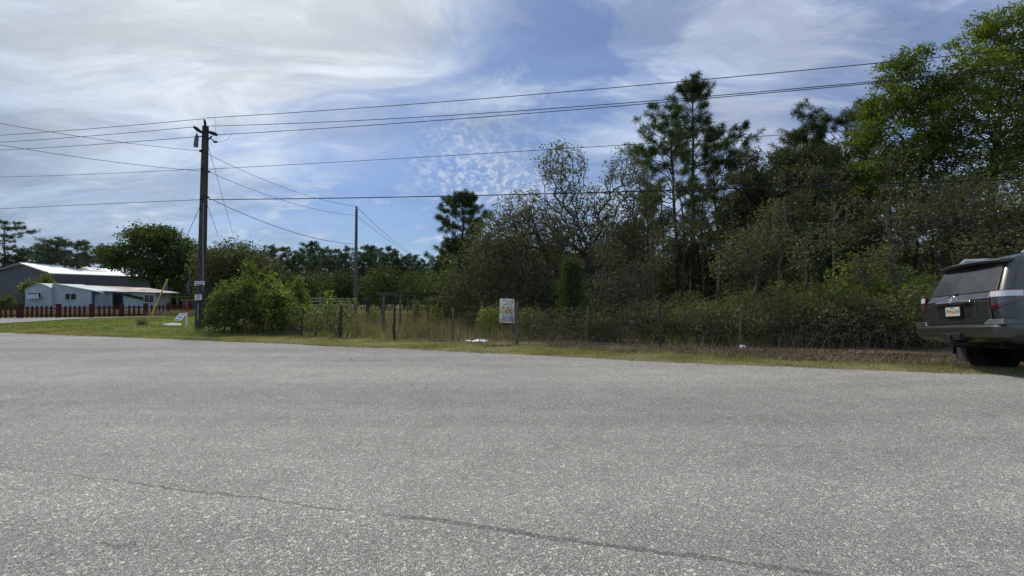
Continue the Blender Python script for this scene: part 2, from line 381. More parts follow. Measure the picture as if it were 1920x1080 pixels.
# ground sheet
xs = np.unique(np.concatenate([np.linspace(-1500, -60, 12), np.linspace(-60, 60, 121), np.linspace(60, 1500, 12)]))
ys = np.unique(np.concatenate([np.linspace(-400, -20, 8), np.linspace(-20, 60, 81), np.linspace(60, 1800, 14)]))
V = []
for y in ys:
    for x in xs:
        ey = edge_y(x); h = g(x, y)
        h += -.10*float(ss((ey-.25-y)/.5))
        if 2 < abs(y-ey) and y > ey and abs(x) < 60 and y < 60: h += .03*math.sin(x*1.3+y*.7)*math.sin(x*.37-y*1.1)
        V.append((x, y, h))
nx = len(xs); I = np.arange(len(ys)-1)[:, None]*nx+np.arange(nx-1)[None, :]
Fq = np.stack([I, I+1, I+1+nx, I+nx], -1).reshape(-1, 4)
structure(mobj('ground', np.array(V), Fq, M_soil, smooth=True))
# side road in front of the picket fence, from image points on the land
top_px = [(-260,600),(-60,598),(0,597.5),(100,597),(180,596.3),(260,594.5),(330,593.2),(440,591.4)]
bot_px = [(-260,616),(-60,611),(0,608),(60,604.8),(125,600.5),(180,597.8),(260,595.6),(330,594.2),(440,592.2)]
pts = [ray(*p) for p in top_px]+[ray(*p) for p in bot_px[::-1]]
structure(mobj('side_road', np.array([(p[0], p[1], .050) for p in pts]), [tuple(range(len(pts)))[::-1]], M_lane))
tp = [ray(*p) for p in [(440,591.4),(560,588.6),(700,586.2),(800,585.2)]]; bt = [ray(*p) for p in [(440,592.2),(560,589.6),(700,587.4),(800,586.2)]]
pts = tp+bt[::-1]
structure(mobj('sand_track', np.array([(p[0], p[1], .054) for p in pts]), [tuple(range(len(pts)))[::-1]], mat('pale_sand', (.42,.39,.33), .95, var=.15, vscale=4)))
mg = E[(E[:, 0] > -24) & (E[:, 0] < 22)]; V = []; Fc = []
for i, (x, y) in enumerate(mg): wd_ = .22+.10*math.sin(x*1.9)+.08*math.sin(x*6.1)+.05*rng.rand(); V += [(x, y-.02, g(x, y)+.012), (x, y+max(.05, wd_), g(x, y)+.016)]
for i in range(len(mg)-1): Fc.append((2*i, 2*i+2, 2*i+3, 2*i+1))
structure(mobj('dirt_margin', np.array(V), Fc, mat('sandy_dirt', (.26,.20,.145), .95, col2=(.14,.105,.075), vscale=16, bump=.5, bscale=60)))
# leafy woodland floor on the right
fl = [(x, edge_y(x)+1.9+.25*math.sin(x*2.1)+.15*math.sin(x*5.3)) for x in np.linspace(-3, 45, 97)]
V = []; Fc = []
rows = [0, .02, .05, .1, .2, .4, .7, 1]
for r_ in rows:
    for (x, y) in fl:
        yy = y+(70-y)*r_; xx = x+(x*1.2)*r_; V.append((xx, yy, g(xx, yy)+.045))
n_ = len(fl)
for r_ in range(len(rows)-1):
    for i in range(n_-1): Fc.append((r_*n_+i, r_*n_+i+1, (r_+1)*n_+i+1, (r_+1)*n_+i))
structure(mobj('forest_floor', np.array(V), Fc, M_floor, smooth=True))
# ------------------------------------------------------------------ scattered grass, litter, dead stems (stuff)
def blades(name, X, Y, h, wd, lean, m, z0=0.02, segs=1):
    n_ = len(X); Z = np.array([g(a, b) for a, b in zip(X, Y)])+z0
    th = rng.rand(n_)*2*np.pi; L = lean*h*(.3+rng.rand(n_)); la = rng.rand(n_)*2*np.pi
    bx, by = np.cos(th)*wd/2, np.sin(th)*wd/2
    A = np.stack([X-bx, Y-by, Z], 1); B = np.stack([X+bx, Y+by, Z], 1)
    T = np.stack([X+np.cos(la)*L, Y+np.sin(la)*L, Z+h*np.sqrt(np.clip(1-(L/h)**2*.5, .2, 1))], 1)
    V = np.stack([A, B, T], 1).reshape(-1, 3)
    Fc = np.arange(n_*3).reshape(-1, 3)
    return mobj(name, V, Fc, m)
def clump(X, Y, s=1.1, sd=5):
    """cheap value noise used to make growth patchy"""
    r_ = np.random.RandomState(sd); ph = r_.rand(6)*6.28; fx = r_.randn(6)*s; fy = r_.randn(6)*s
    return sum(np.sin(X*fx[i]+Y*fy[i]+ph[i]) for i in range(6))/6
# roadside verge: strip beyond the road edge
n_ = 190000
X = -24+46*rng.rand(n_)**.9; X = -22+40*rng.rand(n_)
ey = np.interp(X, E[:, 0], E[:, 1]); wdt = np.where(X > 1, 2.5, 2.1)+.4*clump(X, X*0, 2.)
t = rng.rand(n_)**1.15; Y = ey-.05+t*wdt
c = clump(X, Y, 2.5); keep = (rng.rand(n_) < .75+.8*c) & (rng.rand(n_) < 1.15-t*.5)
keep &= ~((X < -18) & (Y > 19.5))
X, Y, c, t = X[keep], Y[keep], c[keep], t[keep]
h = (.030+.035*rng.rand(len(X)))*(1+.8*np.clip(c, -.5, .8)); h *= .6+.6*ss(t*3)
tag(blades('verge_grass', X, Y, h, .010, .8, L_grass), 'short patchy green and straw grass strip along the asphalt edge', 'grass', kind='stuff')
n_ = 9000; X = -22+40*rng.rand(n_); ey = np.interp(X, E[:, 0], E[:, 1]); k_ = clump(X, X*0, 6., 77); keep = rng.rand(n_) < .25+1.1*k_; X, ey = X[keep], ey[keep]; Y = ey-.16*rng.rand(len(X))**1.6+.06
q_ = 30000; XX = 1+16*rng.rand(q_); YY = np.interp(XX, E[:, 0], E[:, 1])+1.2+2.4*rng.rand(q_); kk_ = rng.rand(q_) < .35+.9*clump(XX, YY, 1.8, 41); XX, YY = XX[kk_], YY[kk_]
tag(blades('litter_grass', XX, YY, .06+.16*rng.rand(len(XX)), .012, .8, L_dead, .03), 'thin dry grass standing in the fallen leaves before the thicket', 'grass', kind='stuff')
tag(blades('edge_tufts', X, Y, .025+.05*rng.rand(len(X)), .009, .9, L_dead, .03), 'dry straw tufts creeping over the broken asphalt edge', 'grass', kind='stuff')
# lawn between road and side road on the left
n_ = 120000
X = -36+30*rng.rand(n_); Y = 14.5+16*rng.rand(n_)
ey = np.interp(X, E[:, 0], E[:, 1]); py = HZ+CH*F/Y; px = 960+X/Y*F
bl = np.interp(px, [p[0] for p in bot_px], [p[1] for p in bot_px])
keep = (Y > ey+.9) & (py > bl+.3) & (px < 620) & (rng.rand(n_) < .9+.6*clump(X, Y, 1.2))
X, Y = X[keep], Y[keep]
tag(blades('lawn_grass', X, Y, .045+.05*rng.rand(len(X)), .022, .7, L_lawn), 'green mown lawn between the road and the side road', 'lawn', kind='stuff')
# strip of green behind the side road, about the picket fence
n_ = 30000; X = -46+48*rng.rand(n_); Y = 27+22*rng.rand(n_)
py = HZ+CH*F/Y; px = 960+X/Y*F; tl = np.interp(px, [p[0] for p in top_px], [p[1] for p in top_px]); keep = (py < tl-.3)
X, Y = X[keep], Y[keep]
tag(blades('yard_grass', X, Y, .07+.08*rng.rand(len(X)), .05, .6, L_lawn), 'yellowish green yard grass behind the red picket fence', 'grass', kind='stuff')
n_ = 16000; X = -42+24*rng.rand(n_); Y = 30.2+2.6*rng.rand(n_)
tag(blades('yard_weeds', X, Y, .20+.35*rng.rand(n_), .035, .6, L_dead), 'pale dry weeds along the foot of the pale blue walls', 'weeds', kind='stuff')
# dead grass and broom sedge inside the wire fence
n_ = 150000
X = -13+30*rng.rand(n_); Y = 11+22*rng.rand(n_)**1.3
ey = np.interp(X, E[:, 0], E[:, 1]); d = Y-ey
keep = (d > 1.9+.35*clump(X, X*0, 3.)) & (rng.rand(n_) < .62+.75*clump(X, Y, .9, 9)) & ((X < 1.2) | (rng.rand(n_) < .22)) & (X/Y > -.62)
X, Y, d = X[keep], Y[keep], d[keep]
h = (.18+.46*rng.rand(len(X))**1.8)*(.55+.45*ss((d-1.9)/1.5))
tag(blades('dead_grass', X, Y, h, .013, .55, L_dead), 'tall dry brown weeds filling the fenced lot', 'weeds', kind='stuff')
n_ = 26000
X = -12+26*rng.rand(n_); Y = 11.5+20*rng.rand(n_); ey = np.interp(X, E[:, 0], E[:, 1])
keep = (Y > ey+1.8) & (rng.rand(n_) < .4+.9*clump(X, Y, 1.1, 21)) & (X/Y > -.62)
X, Y = X[keep], Y[keep]
tag(blades('green_weeds', X, Y, .15+.35*rng.rand(len(X)), .03, .6, L_bush), 'scattered green weeds among the dry brown stalks', 'weeds', kind='stuff')
# fallen leaves at the foot of the brush on the right
def cards(P, s, asp, rs, flat=0.):
    n_ = len(P); a = rs.randn(n_, 3); 
    if flat: a[:, 2] *= (1-flat)
    a /= np.linalg.norm(a, axis=1)[:, None]
    b = rs.randn(n_, 3); 
    if flat: b[:, 2] *= (1-flat)
    b -= (b*a).sum(1)[:, None]*a; b /= np.linalg.norm(b, axis=1)[:, None]+1e-9
    a = a*(s*.5)[:, None]; b = b*(s*.5*asp)[:, None]
    V = np.stack([P-a, P-b*.9+a*.1, P+a, P+b*.9-a*.1], 1).reshape(-1, 3)
    return V, np.arange(n_*4).reshape(-1, 4)
n_ = 30000; X = 1+15*rng.rand(n_)**.8; ey = np.interp(X, E[:, 0], E[:, 1]); Y = ey+1.3+rng.rand(n_)**.8*2.6
keep = rng.rand(n_) < .55+.7*clump(X, Y, 2., 4)+.2*(X > 3); X, Y = X[keep], Y[keep]
P = np.stack([X, Y, np.array([g(a, b) for a, b in zip(X, Y)])+.05+.05*rng.rand(len(X))], 1)
V, Fc = cards(P, .03+.035*rng.rand(len(P)), .7, rng, .6)
tag(mobj('leaf_litter', V, Fc, L_litter), 'brown fallen leaves between the verge and the thicket', 'leaf litter', kind='stuff')
# ------------------------------------------------------------------ trees
def tubes_from_edges(P, par, rad, r3=.010):
    """every node i>0 joined to its parent by a tapered tube"""
    i = np.array([k for k in range(len(P)) if par[k] >= 0]); j = par[i]
    A, B = P[j], P[i]; ra, rb = np.minimum(rad[j], rad[i]*1.35), rad[i]
    d = B-A; L = np.linalg.norm(d, axis=1); ok = L > 1e-5; A, B, ra, rb, d, L = A[ok], B[ok], ra[ok], rb[ok], d[ok], L[ok]
    d = d/L[:, None]; up = np.where(np.abs(d[:, 2:3]) < .9, np.array([[0, 0, 1.]]), np.array([[1., 0, 0]]))
    u = np.cross(d, up); u /= np.linalg.norm(u, axis=1)[:, None]; v = np.cross(d, u)
    V = []; Fc = []; off = 0
    for big in (False, True):
        s = (rb > r3) == big; n_ = 7 if big else 3
        if not s.any(): continue
        t = np.arange(n_)*2*np.pi/n_; c_, s_ = np.cos(t), np.sin(t)
        ring = u[s][:, None, :]*c_[None, :, None]+v[s][:, None, :]*s_[None, :, None]
        ext = (d[s]*(rb[s]*.3)[:, None])[:, None, :]
        a = A[s][:, None, :]+ring*ra[s][:, None, None]; b = B[s][:, None, :]+ring*rb[s][:, None, None]+ext
        V.append(np.concatenate([a, b], 1).reshape(-1, 3)); k = s.sum(); base = off+np.arange(k)[:, None]*2*n_
        q = np.arange(n_)[None, :]; q2 = (q+1) % n_
        Fc.append(np.stack([base+q, base+q2, base+n_+q2, base+n_+q], -1).reshape(-1, 4)); off += k*2*n_
    return np.concatenate(V), np.concatenate(Fc)
def grow(trunk, targets, rs, step=.32, wig=.10, bal=.25, tr=.16, tip=.006, ex=2.35):
    """join scattered crown points to a trunk the cheapest way: gnarled natural limbs. trunk: list of points"""
    P = [np.array(trunk[0], float)]; par = [-1]; pl = [0.]
    for a, b in zip(trunk[:-1], trunk[1:]):
        a, b = np.array(a, float), np.array(b, float); k = max(1, int(np.linalg.norm(b-a)/step))
        for i in range(1, k+1):
            q = a+(b-a)*i/k+rs.randn(3)*np.array([.035, .035, 0]); par.append(len(P)-1); pl.append(pl[-1]+np.linalg.norm(q-P[-1])); P.append(q)
    nt_ = len(P); cap = nt_+len(targets)*14
    A = np.zeros((cap, 3)); A[:nt_] = P; PL = np.zeros(cap); PL[:nt_] = pl; PR = np.full(cap, -1); PR[:nt_] = par; n_ = nt_
    ctr = np.array(trunk[-1], float); low = min(max(2, nt_//3), nt_-1)
    order = np.argsort(np.linalg.norm(targets-ctr, axis=1))
    for t in targets[order]:
        d = np.linalg.norm(A[low:n_]-t, axis=1); c_ = d+bal*PL[low:n_]+.35*np.maximum(0, A[low:n_, 2]-t[2]); k = low+int(np.argmin(c_))
        a = A[k].copy(); L = np.linalg.norm(t-a)
        if L < .05: continue
        m_ = max(1, int(L/step)); prev = k; bow = rs.randn(3)*L*.06; bow[2] += L*.05
        if n_+m_ >= cap: break
        for i in range(1, m_+1):
            f = i/m_; q = a+(t-a)*f+bow*4*f*(1-f)*.5+(rs.randn(3)*wig*min(L, 1.)*.5 if i < m_ else 0)
            A[n_] = q; PR[n_] = prev; PL[n_] = PL[prev]+np.linalg.norm(q-A[prev]); prev = n_; n_ += 1
    A, PR = A[:n_], PR[:n_]
    w_ = np.zeros(n_); hasch = np.zeros(n_, bool); hasch[PR[PR >= 0]] = True
    w_[~hasch] = tip**ex
    for i in range(n_-1, 0, -1): w_[PR[i]] += w_[i]
    rad = w_**(1/ex); rad *= tr/rad[0] if rad[0] > tr else 1.
    if rad[0] < tr: rad[:nt_] = np.maximum(rad[:nt_], np.linspace(tr, tr*.5, nt_))
    rad = np.maximum(rad, tip*.8)
    rad[0] *= 1.25
    return A, PR, rad, ~hasch
def ell(rs, n_, e):
    """n_ points in ellipsoid e = (x, y, z, rx, ry, rz), denser towards its skin"""
    v = rs.randn(n_, 3); v /= np.linalg.norm(v, axis=1)[:, None]; v *= (rs.rand(n_)**.45)[:, None]
    return np.array(e[:3])+v*np.array(e[3:6])
def broadleaf(name, label, cat, trunk, ells, n_t, leaf_m, bark_m, seed, leaves=10, ls=.11, spread=.22, tr=.16, tip=.006, wig=.1,
              group=None, asp=.6, droop=0., keepz=-9., lpart='crown', moss=0, parent_only=False, flat=0.):
    rs = np.random.RandomState(seed); vol = np.array([e[3]*e[4]*e[5] for e in ells])**.7; k = np.maximum(4, (n_t*vol/vol.sum()).astype(int))
    T = np.concatenate([ell(rs, a, e) for a, e in zip(k, ells)]); T = T[T[:, 2] > .1]
    A, par, rad, tipm = grow(trunk, T, rs, tr=tr, tip=tip, wig=wig)
    root = thing(name, label, cat, group=group)
    V, Fc = tubes_from_edges(A, par, rad); mobj('trunk', V, Fc, bark_m, root, smooth=True)
    if leaves:
        src = A[(rad < max(tip*2.0, .014))]; tips = A[tipm]
        base = np.concatenate([np.repeat(tips, max(1, int(leaves*.6)), 0), src[rs.randint(0, len(src), int(len(tips)*leaves*.4))]])
        P = base+rs.randn(len(base), 3)*spread*np.array([1, 1, .75]); P[:, 2] -= droop*rs.rand(len(P)); P = P[P[:, 2] > .03]
        V, Fc = cards(P, ls*(.6+.8*rs.rand(len(P))), asp, rs, flat); mobj(lpart, V, Fc, leaf_m, root)
    if moss:
        m_ = A[(rad > .012) & (rad < .05) & (A[:, 2] > 1.5)]; m_ = m_[rs.randint(0, len(m_), moss)]
        P = np.repeat(m_, 16, 0)+rs.randn(moss*16, 3)*np.array([.07, .07, .03]); n_ = len(P); L = .15+.45*rs.rand(n_)
        th = rs.rand(n_)*6.28; o_ = np.stack([np.cos(th)*.012, np.sin(th)*.012, th*0], 1); dn = np.stack([rs.randn(n_)*.05, rs.randn(n_)*.05, -L], 1)
        mm = mobj('hanging_moss', np.stack([P-o_, P+o_, P+dn], 1).reshape(-1, 3), np.arange(n_*3).reshape(-1, 3), L_moss, root); mm['kind'] = 'stuff'
    return root
def pine(name, label, H, tr, cb, env, nb, seed, needle_m, tuft=26, nl=.26, nw=.022, sub=5, rise=.35, lean=(0, 0), cat='pine tree', group=None, dead=4, skew=(0,0), upturn=.3):
    """env: list of (height fraction, crown radius); skew pulls the crown sideways"""
    rs = np.random.RandomState(seed); P = []; par = []; rad = []
    k = max(8, int(H/.5))
    for i in range(k+1):
        f = i/k; P.append(np.array([lean[0]*f*f+rs.randn()*.03, lean[1]*f*f+rs.randn()*.03, H*f])); par.append(i-1); rad.append(tr*(1-f*.9)**.9*(1.15 if i == 0 else 1))
    tips = []; dirs = []
    hs = [e[0] for e in env]; rsd = [e[1] for e in env]; az = rs.rand()*6.28
    def add(prev, q, r_): P.append(q); par.append(prev); rad.append(r_); return len(P)-1
    for b in range(nb+dead):
        isdead = b >= nb
        f = cb+(1-cb)*((b+.5)/nb)**.85 if not isdead else cb*(.45+.5*rs.rand())
        f = min(.995, f); az += 2.4+rs.randn()*.4
        R_ = (np.interp(f, hs, rsd)*(.55+.6*rs.rand()) if not isdead else .5+rs.rand()*.9)
        z = H*f; kk = min(k, int(f*k)); base = P[kk]*(1-(f*k-kk))+P[min(k, kk+1)]*(f*k-kk)
        dr = np.array([math.cos(az)+skew[0], math.sin(az)+skew[1], 0.]); R_ *= min(1.9, np.linalg.norm(dr)); dr /= np.linalg.norm(dr)+1e-6
        ri = rise*(.4+1.2*rs.rand())*(1 if f > cb+.1 else .5); m_ = max(2, int(R_/.35)); prev = kk; r0 = max(.012, tr*.28*(R_/2.5)**.7*(1-f*.5)); last = base
        side = np.array([-dr[1], dr[0], 0])
        for i in range(1, m_+1):
            u_ = i/m_; q = base+dr*R_*u_+np.array([0, 0, R_*(ri*u_+upturn*u_*u_*ri*2)])+rs.randn(3)*.05+side*.12*math.sin(u_*5+b)*R_*.3
            prev = add(prev, q, r0*(1-.8*u_)+.006)
            if not isdead and u_ > .35:
                for _ in range(rs.poisson(sub*.55)):
                    d2 = dr*(.3+.5*rs.rand())+side*rs.choice([-1, 1])*(.4+.7*rs.rand())+np.array([0, 0, .25+.35*rs.rand()]); Ls = (.25+.45*rs.rand())*min(1.3, .5+R_*.3)
                    q2 = q+d2/np.linalg.norm(d2)*Ls; add(prev, q2, .008); tips.append(q2); dirs.append(d2)
        if not isdead: tips.append(P[-1] if False else q); dirs.append(dr+np.array([0, 0, .6]))
    tips.append(P[k]); dirs.append(np.array([0, 0, 1.]))
    P = np.array(P); par = np.array(par); rad = np.array(rad)
    root = thing(name, label, cat, group=group)
    V, Fc = tubes_from_edges(P, par, rad); mobj('trunk', V, Fc, M_pbark, root, smooth=True)
    T = np.repeat(np.array(tips), tuft, 0); Dn = np.repeat(np.array([d/np.linalg.norm(d) for d in dirs]), tuft, 0)
    v = rs.randn(len(T), 3); v /= np.linalg.norm(v, axis=1)[:, None]; v = v+Dn*.75; v /= np.linalg.norm(v, axis=1)[:, None]
    L = nl*(.6+.6*rs.rand(len(T))); st = T-Dn*(rs.rand(len(T))*nl*.9)[:, None]
    pr = np.cross(v, rs.randn(len(T), 3)); pr /= np.linalg.norm(pr, axis=1)[:, None]; pr *= nw/2
    end = st+v*L[:, None]-np.array([0, 0, 1])*(L*.12)[:, None]
    V = np.stack([st, st+v*(L*.5)[:, None]-pr, end, st+v*(L*.5)[:, None]+pr], 1).reshape(-1, 3)
    mobj('crown', V, np.arange(len(T)*4).reshape(-1, 4), needle_m, root)
    return root
def put(o, px, Y, dz=0., rz=0., s=1.):
    x = at(px, Y); o.location = (x, Y, g(x, Y)-.03+dz); o.rotation_euler = (0, 0, rz); o.scale = (s, s, s); return o
def EL(cx, Y0, lst):
    """crown lobes given as photo pixels (px, py, half width, half height, depth radius, depth offset) for a tree at column cx, depth Y0"""
    s = Y0/F
    return [((a-cx)*s, dy_, zt(b, Y0), rw*s, ry, rh*s) for (a, b, rw, rh, ry, dy_) in lst]
# ------------------------------------------------------------------ the woods, nearest to the eye of the photo first
# ---- centre: bare old oak with its neighbours
Y0 = 20.
o = broadleaf('oak_tree', 'wide bare-branched grey oak with a forked top, tallest of the oaks in the middle', 'oak tree',
    [(0,0,0),(-.1,0,1.2),(.15,.1,2.4),(0,0,3.4)],
    EL(1100, Y0, [(1055,318,50,48,1.3,0),(1085,385,75,45,1.6,.3),(1165,335,38,52,1.2,-.3),(1150,410,50,45,1.5,0),(985,400,62,50,1.6,.4),(1010,460,90,60,2.,0),
                  (1110,470,100,60,2.2,.4),(1060,430,60,45,1.6,.6),(1200,410,35,45,1.3,.2),(960,420,50,45,1.4,0),(1020,560,70,40,2.,.8),(1150,550,70,40,2.,.8),(1190,460,45,60,1.6,.2),(930,470,60,65,1.6,-.4),(1080,540,90,40,2.,-.6)]),
    3400, L_bud, M_barkl, 11, leaves=30, ls=.10, spread=.15, tr=.34, tip=.0105, wig=.16, moss=40)
put(o, 1100, Y0)
Y0 = 18.3
o = broadleaf('oak_tree', 'low spreading olive-brown oak behind the hand-painted board, its twigs reaching the ground', 'oak tree',
    [(0,0,0),(.1,0,.8),(-.1,.1,1.9)],
    EL(945, Y0, [(890,525,58,55,1.5,0),(945,480,70,60,1.6,.3),(1000,540,70,55,1.6,0),(850,545,38,42,1.2,.2),(930,575,80,35,1.4,-.5),(1035,580,50,35,1.3,-.2)]),
    2500, L_scrub, M_barkl, 12, leaves=16, ls=.095, spread=.17, tr=.16, tip=.006, wig=.14)
put(o, 945, Y0)
Y0 = 15.5
o = broadleaf('oak_tree', 'grey leafless drooping brushy oak right of the small bright conifer', 'oak tree',
    [(0,0,0),(.1,.1,1.),(.0,.1,2.)],
    EL(1165, Y0, [(1150,540,60,40,1.4,.2),(1185,575,55,45,1.4,0),(1120,590,50,40,1.2,.2),(1200,520,40,40,1.2,.5)]),
    1900, L_scrub, M_barkl, 13, leaves=7, ls=.075, spread=.14, tr=.12, tip=.006, wig=.14, droop=.2)
put(o, 1165, Y0)
# small bright conifer
def cedar(name, label, H, rad_, seed, n_=700, m=None):
    rs = np.random.RandomState(seed); P = [np.array([0, 0, H*i/12.]) for i in range(13)]; par = [i-1 for i in range(13)]; rd = [.05*(1-i/13.) + .006 for i in range(13)]
    tips = []
    for i in range(n_//4):
        f = .08+.9*rs.rand()**.9; k_ = min(12, int(f*12)); a = rs.rand()*6.28; r_ = rad_*min(1, f*5+.3)*(1-f)**1.05*(.35+.95*rs.rand())+.05
        q = np.array([math.cos(a)*r_, math.sin(a)*r_, min(H, f*H+r_*.55)]); par.append(k_); P.append(q); rd.append(.006); tips += [q]*3+[q*.5+P[k_]*.5]
    root = thing(name, label, 'conifer'); V, Fc = tubes_from_edges(np.array(P), np.array(par), np.array(rd)); mobj('trunk', V, Fc, M_bark, root)
    T = np.repeat(np.array(tips), 8, 0); T = T+rs.randn(len(T), 3)*.09; v = rs.randn(len(T), 3)*.6+np.array([0, 0, .7]); v /= np.linalg.norm(v, axis=1)[:, None]
    L = .10+.14*rs.rand(len(T)); pr = np.cross(v, rs.randn(len(T), 3)); pr *= (.012/np.linalg.norm(pr, axis=1))[:, None]
    V = np.stack([T, T+v*(L*.5)[:, None]-pr, T+v*L[:, None], T+v*(L*.5)[:, None]+pr], 1).reshape(-1, 3)
    mobj('crown', V, np.arange(len(T)*4).reshape(-1, 4), m or L_cedar, root); return root
put(cedar('conifer_tree', 'small bright green pointed conifer standing in front of the bare oak', 2.5, .72, 5, 620), 1071, 14.6)
# ---- dark conical pine, left end of the wood
o = pine('pine_tree', 'dense dark cone-shaped pine at the left end of the wood', 7.3, .15, .12, [(0,1.9),(.25,1.85),(.5,1.4),(.75,1.15),(.9,.75),(1,.2)], 85, 31, L_pine, tuft=64, nl=.28, nw=.020, sub=5, rise=.25, dead=0, upturn=.8)
put(o, 868, 27.)
# ---- tall pines right of centre
p_main = pine('pine_tree', 'tallest pine, long bare trunk and ragged pointed top crossing the upper wires', 15.6, .20, .50, [(.45,.7),(.58,1.25),(.7,1.4),(.78,1.0),(.86,1.15),(.94,.65),(1,.12)], 48, 41, L_pine, tuft=66, nl=.40, nw=.022, sub=4.6, rise=.42, dead=9, upturn=.7)
put(p_main, 1299, 30., s=1.0)
p_left = pine('pine_tree', 'pine leaning left of the tallest pine with a broad drooping left side', 12.1, .15, .50, [(.45,1.2),(.6,2.3),(.75,2.1),(.87,1.6),(.95,1.),(1,.3)], 36, 42, L_pine, tuft=62, nl=.38, nw=.022, sub=4.4, rise=.30, lean=(-.55,0), dead=8, skew=(-.35,0), upturn=.6)
put(p_left, 1270, 27.)
p_right = pine('pine_tree', 'slim pine right of the tallest pine with one long upswept limb to the right', 11.2, .13, .55, [(.5,.8),(.62,1.6),(.75,1.9),(.88,1.5),(.95,.8),(1,.3)], 31, 43, L_pine, tuft=62, nl=.37, nw=.022, sub=4.0, rise=.45, lean=(-.3,0), dead=8, skew=(.55,0), upturn=1.)
put(p_right, 1345, 28.)
# its long limb
rs = np.random.RandomState(8); limb = [Vector((0, 0, 8.2)), Vector((.7, -.1, 8.9)), Vector((1.25, -.1, 9.6)), Vector((1.6, 0, 10.4)), Vector((1.75, .1, 11.0))]
p_thin = dup(p_right, (at(1322, 33), 33, 0), 1.3, (.82, .82, .80), 'thin pine half hidden between the tallest pine and the slim pine to its right')
p_far1 = dup(p_main, (at(1215, 40), 40, -.03), 2.1, .70, 'hazy pine behind the forked top of the bare oak, left of the leaning pine')
p_a = pine('pine_tree', 'bushy-topped pine touching the left edge of the big spring-green tree', 11.9, .14, .55, [(.5,.9),(.65,1.7),(.8,2.),(.93,1.8),(1,.6)], 40, 44, L_pine, tuft=62, nl=.38, nw=.022, sub=4.6, rise=.32, lean=(.3,0), dead=9, upturn=.6)
put(p_a, 1578, 27.)
p_b = pine('pine_tree', 'pine with a thin open crown left of the bushy-topped pine', 11.0, .13, .50, [(.45,1.1),(.6,1.8),(.8,1.6),(.93,1.1),(1,.3)], 34, 45, L_pine, tuft=56, nl=.36, nw=.022, sub=3.6, rise=.35, lean=(-.2,0), dead=10, upturn=.5)
put(p_b, 1527, 28.)
extra = [(1236,38,.62,1.,'short pine seen between the bare oak and the leaning pine'),(1285,44,.74,2.,'distant pine showing through left of the tallest trunk'),
         (1392,46,.80,3.,'distant pine low behind the slim pine'),(1440,43,.72,.5,'distant pine behind the scrub oaks, left of the thin-crowned pine'),
         (1490,48,.86,4.,'distant pine between the two narrow oaks and the thin-crowned pine'),(1625,42,.78,5.,'distant pine seen through the lower left of the spring-green tree'),
         (1672,40,.74,.2,'distant bare-trunked pine in the sky gap beside the mossy oak'),(1700,44,.83,1.7,'second distant pine in the sky gap beside the mossy oak'),
         (1735,47,.86,2.9,'distant pine at the right end of the sky gap'),(1800,42,.9,3.3,'distant pine behind the mossy oak above the vehicle'),(1180,50,.72,.9,'far pine behind the right half of the bare oak'),(1502,29,.97,1.3,'pine filling the gap left of the thin-crowned pine'),(1470,33,1.02,3.6,'tall pine right behind the rounded narrow oak'),(1420,36,.93,2.2,'pine behind the two narrow dark oaks'),(1352,40,.75,4.4,'pine deep behind the foot of the slim pine'),(1555,38,1.0,.6,'pine deep between the thin-crowned and bushy-topped pines')]
for i, (px, Y, s, rz, lb) in enumerate(extra):
    src = (p_b, p_a, p_right, p_left)[i % 4]; dup(src, (at(px, Y), Y, -.03), rz, s, lb)
# ---- narrow dark scrub oaks in the middle ground
def slender(label, seed, H, w_, n_=420, leaves=12, lm=L_scrub, ls=.115, name='oak_tree', tr=.10, moss=0, bark=None, low=.25):
    e = [(0, 0, H*.90, w_*.42, w_*.42, H*.11), (.25*w_, .1, H*.74, w_*.55, w_*.5, H*.13), (-.3*w_, 0, H*.62, w_*.6, w_*.6, H*.14), (.1, -.2, H*.45, w_*.8, w_*.7, H*.16), (-.1, .1, H*low, w_*.75, w_*.7, H*.14)]
    return broadleaf(name, label, 'oak tree', [(0,0,0),(.08,.05,H*.2),(-.05,0,H*.42),(.06,.05,H*.62)], e, n_, lm, bark or M_bark, seed, leaves=leaves, ls=ls, spread=.17, tr=tr, tip=.008, wig=.13, moss=moss)
def airy(label, seed, H, lobes, n_=1000):
    return broadleaf('oak_tree', label, 'oak tree', [(0,0,0),(.08,.05,H*.2),(-.05,0,H*.45),(.06,.05,H*.68)], [(x, rs_*.3-.15, z*H, r_, r_, h_) for rs_, (x, z, r_, h_) in enumerate(lobes)], n_, L_airy, M_bark, seed, leaves=26, ls=.105, spread=.13, tr=.11, tip=.008, wig=.13)
s1 = airy('narrow dark oak with an airy top just right of the slim pine', 51, 8.9, [(.05,.93,.55,.55),(.45,.82,.5,.45),(-.45,.80,.5,.5),(.1,.70,.75,.5),(-.5,.62,.6,.5),(.6,.58,.7,.5),(0,.48,.9,.6),(.3,.34,1.1,.7)]); put(s1, 1405, 24., s=1.05)
s2 = airy('narrow dark oak with a rounded airy top, left of the thin-crowned pine', 52, 8.4, [(-.1,.92,.7,.55),(.6,.83,.55,.45),(-.7,.78,.6,.5),(.1,.70,.8,.5),(.8,.62,.6,.5),(-.6,.55,.8,.5),(.1,.42,1.1,.7)]); put(s2, 1466, 23.5, s=1.08)
s3 = slender('dense brown-green oak filling the wood below the lowest wire', 53, 6.0, 2.6, 1250, 20, low=.28, moss=50); put(s3, 1455, 20.5, s=.95)
s4 = slender('moss-hung scrub oak between the brush and the two narrow oaks', 54, 5.2, 2.5, 1150, 18, moss=60, bark=M_barkl, low=.35); put(s4, 1428, 19., s=.85)
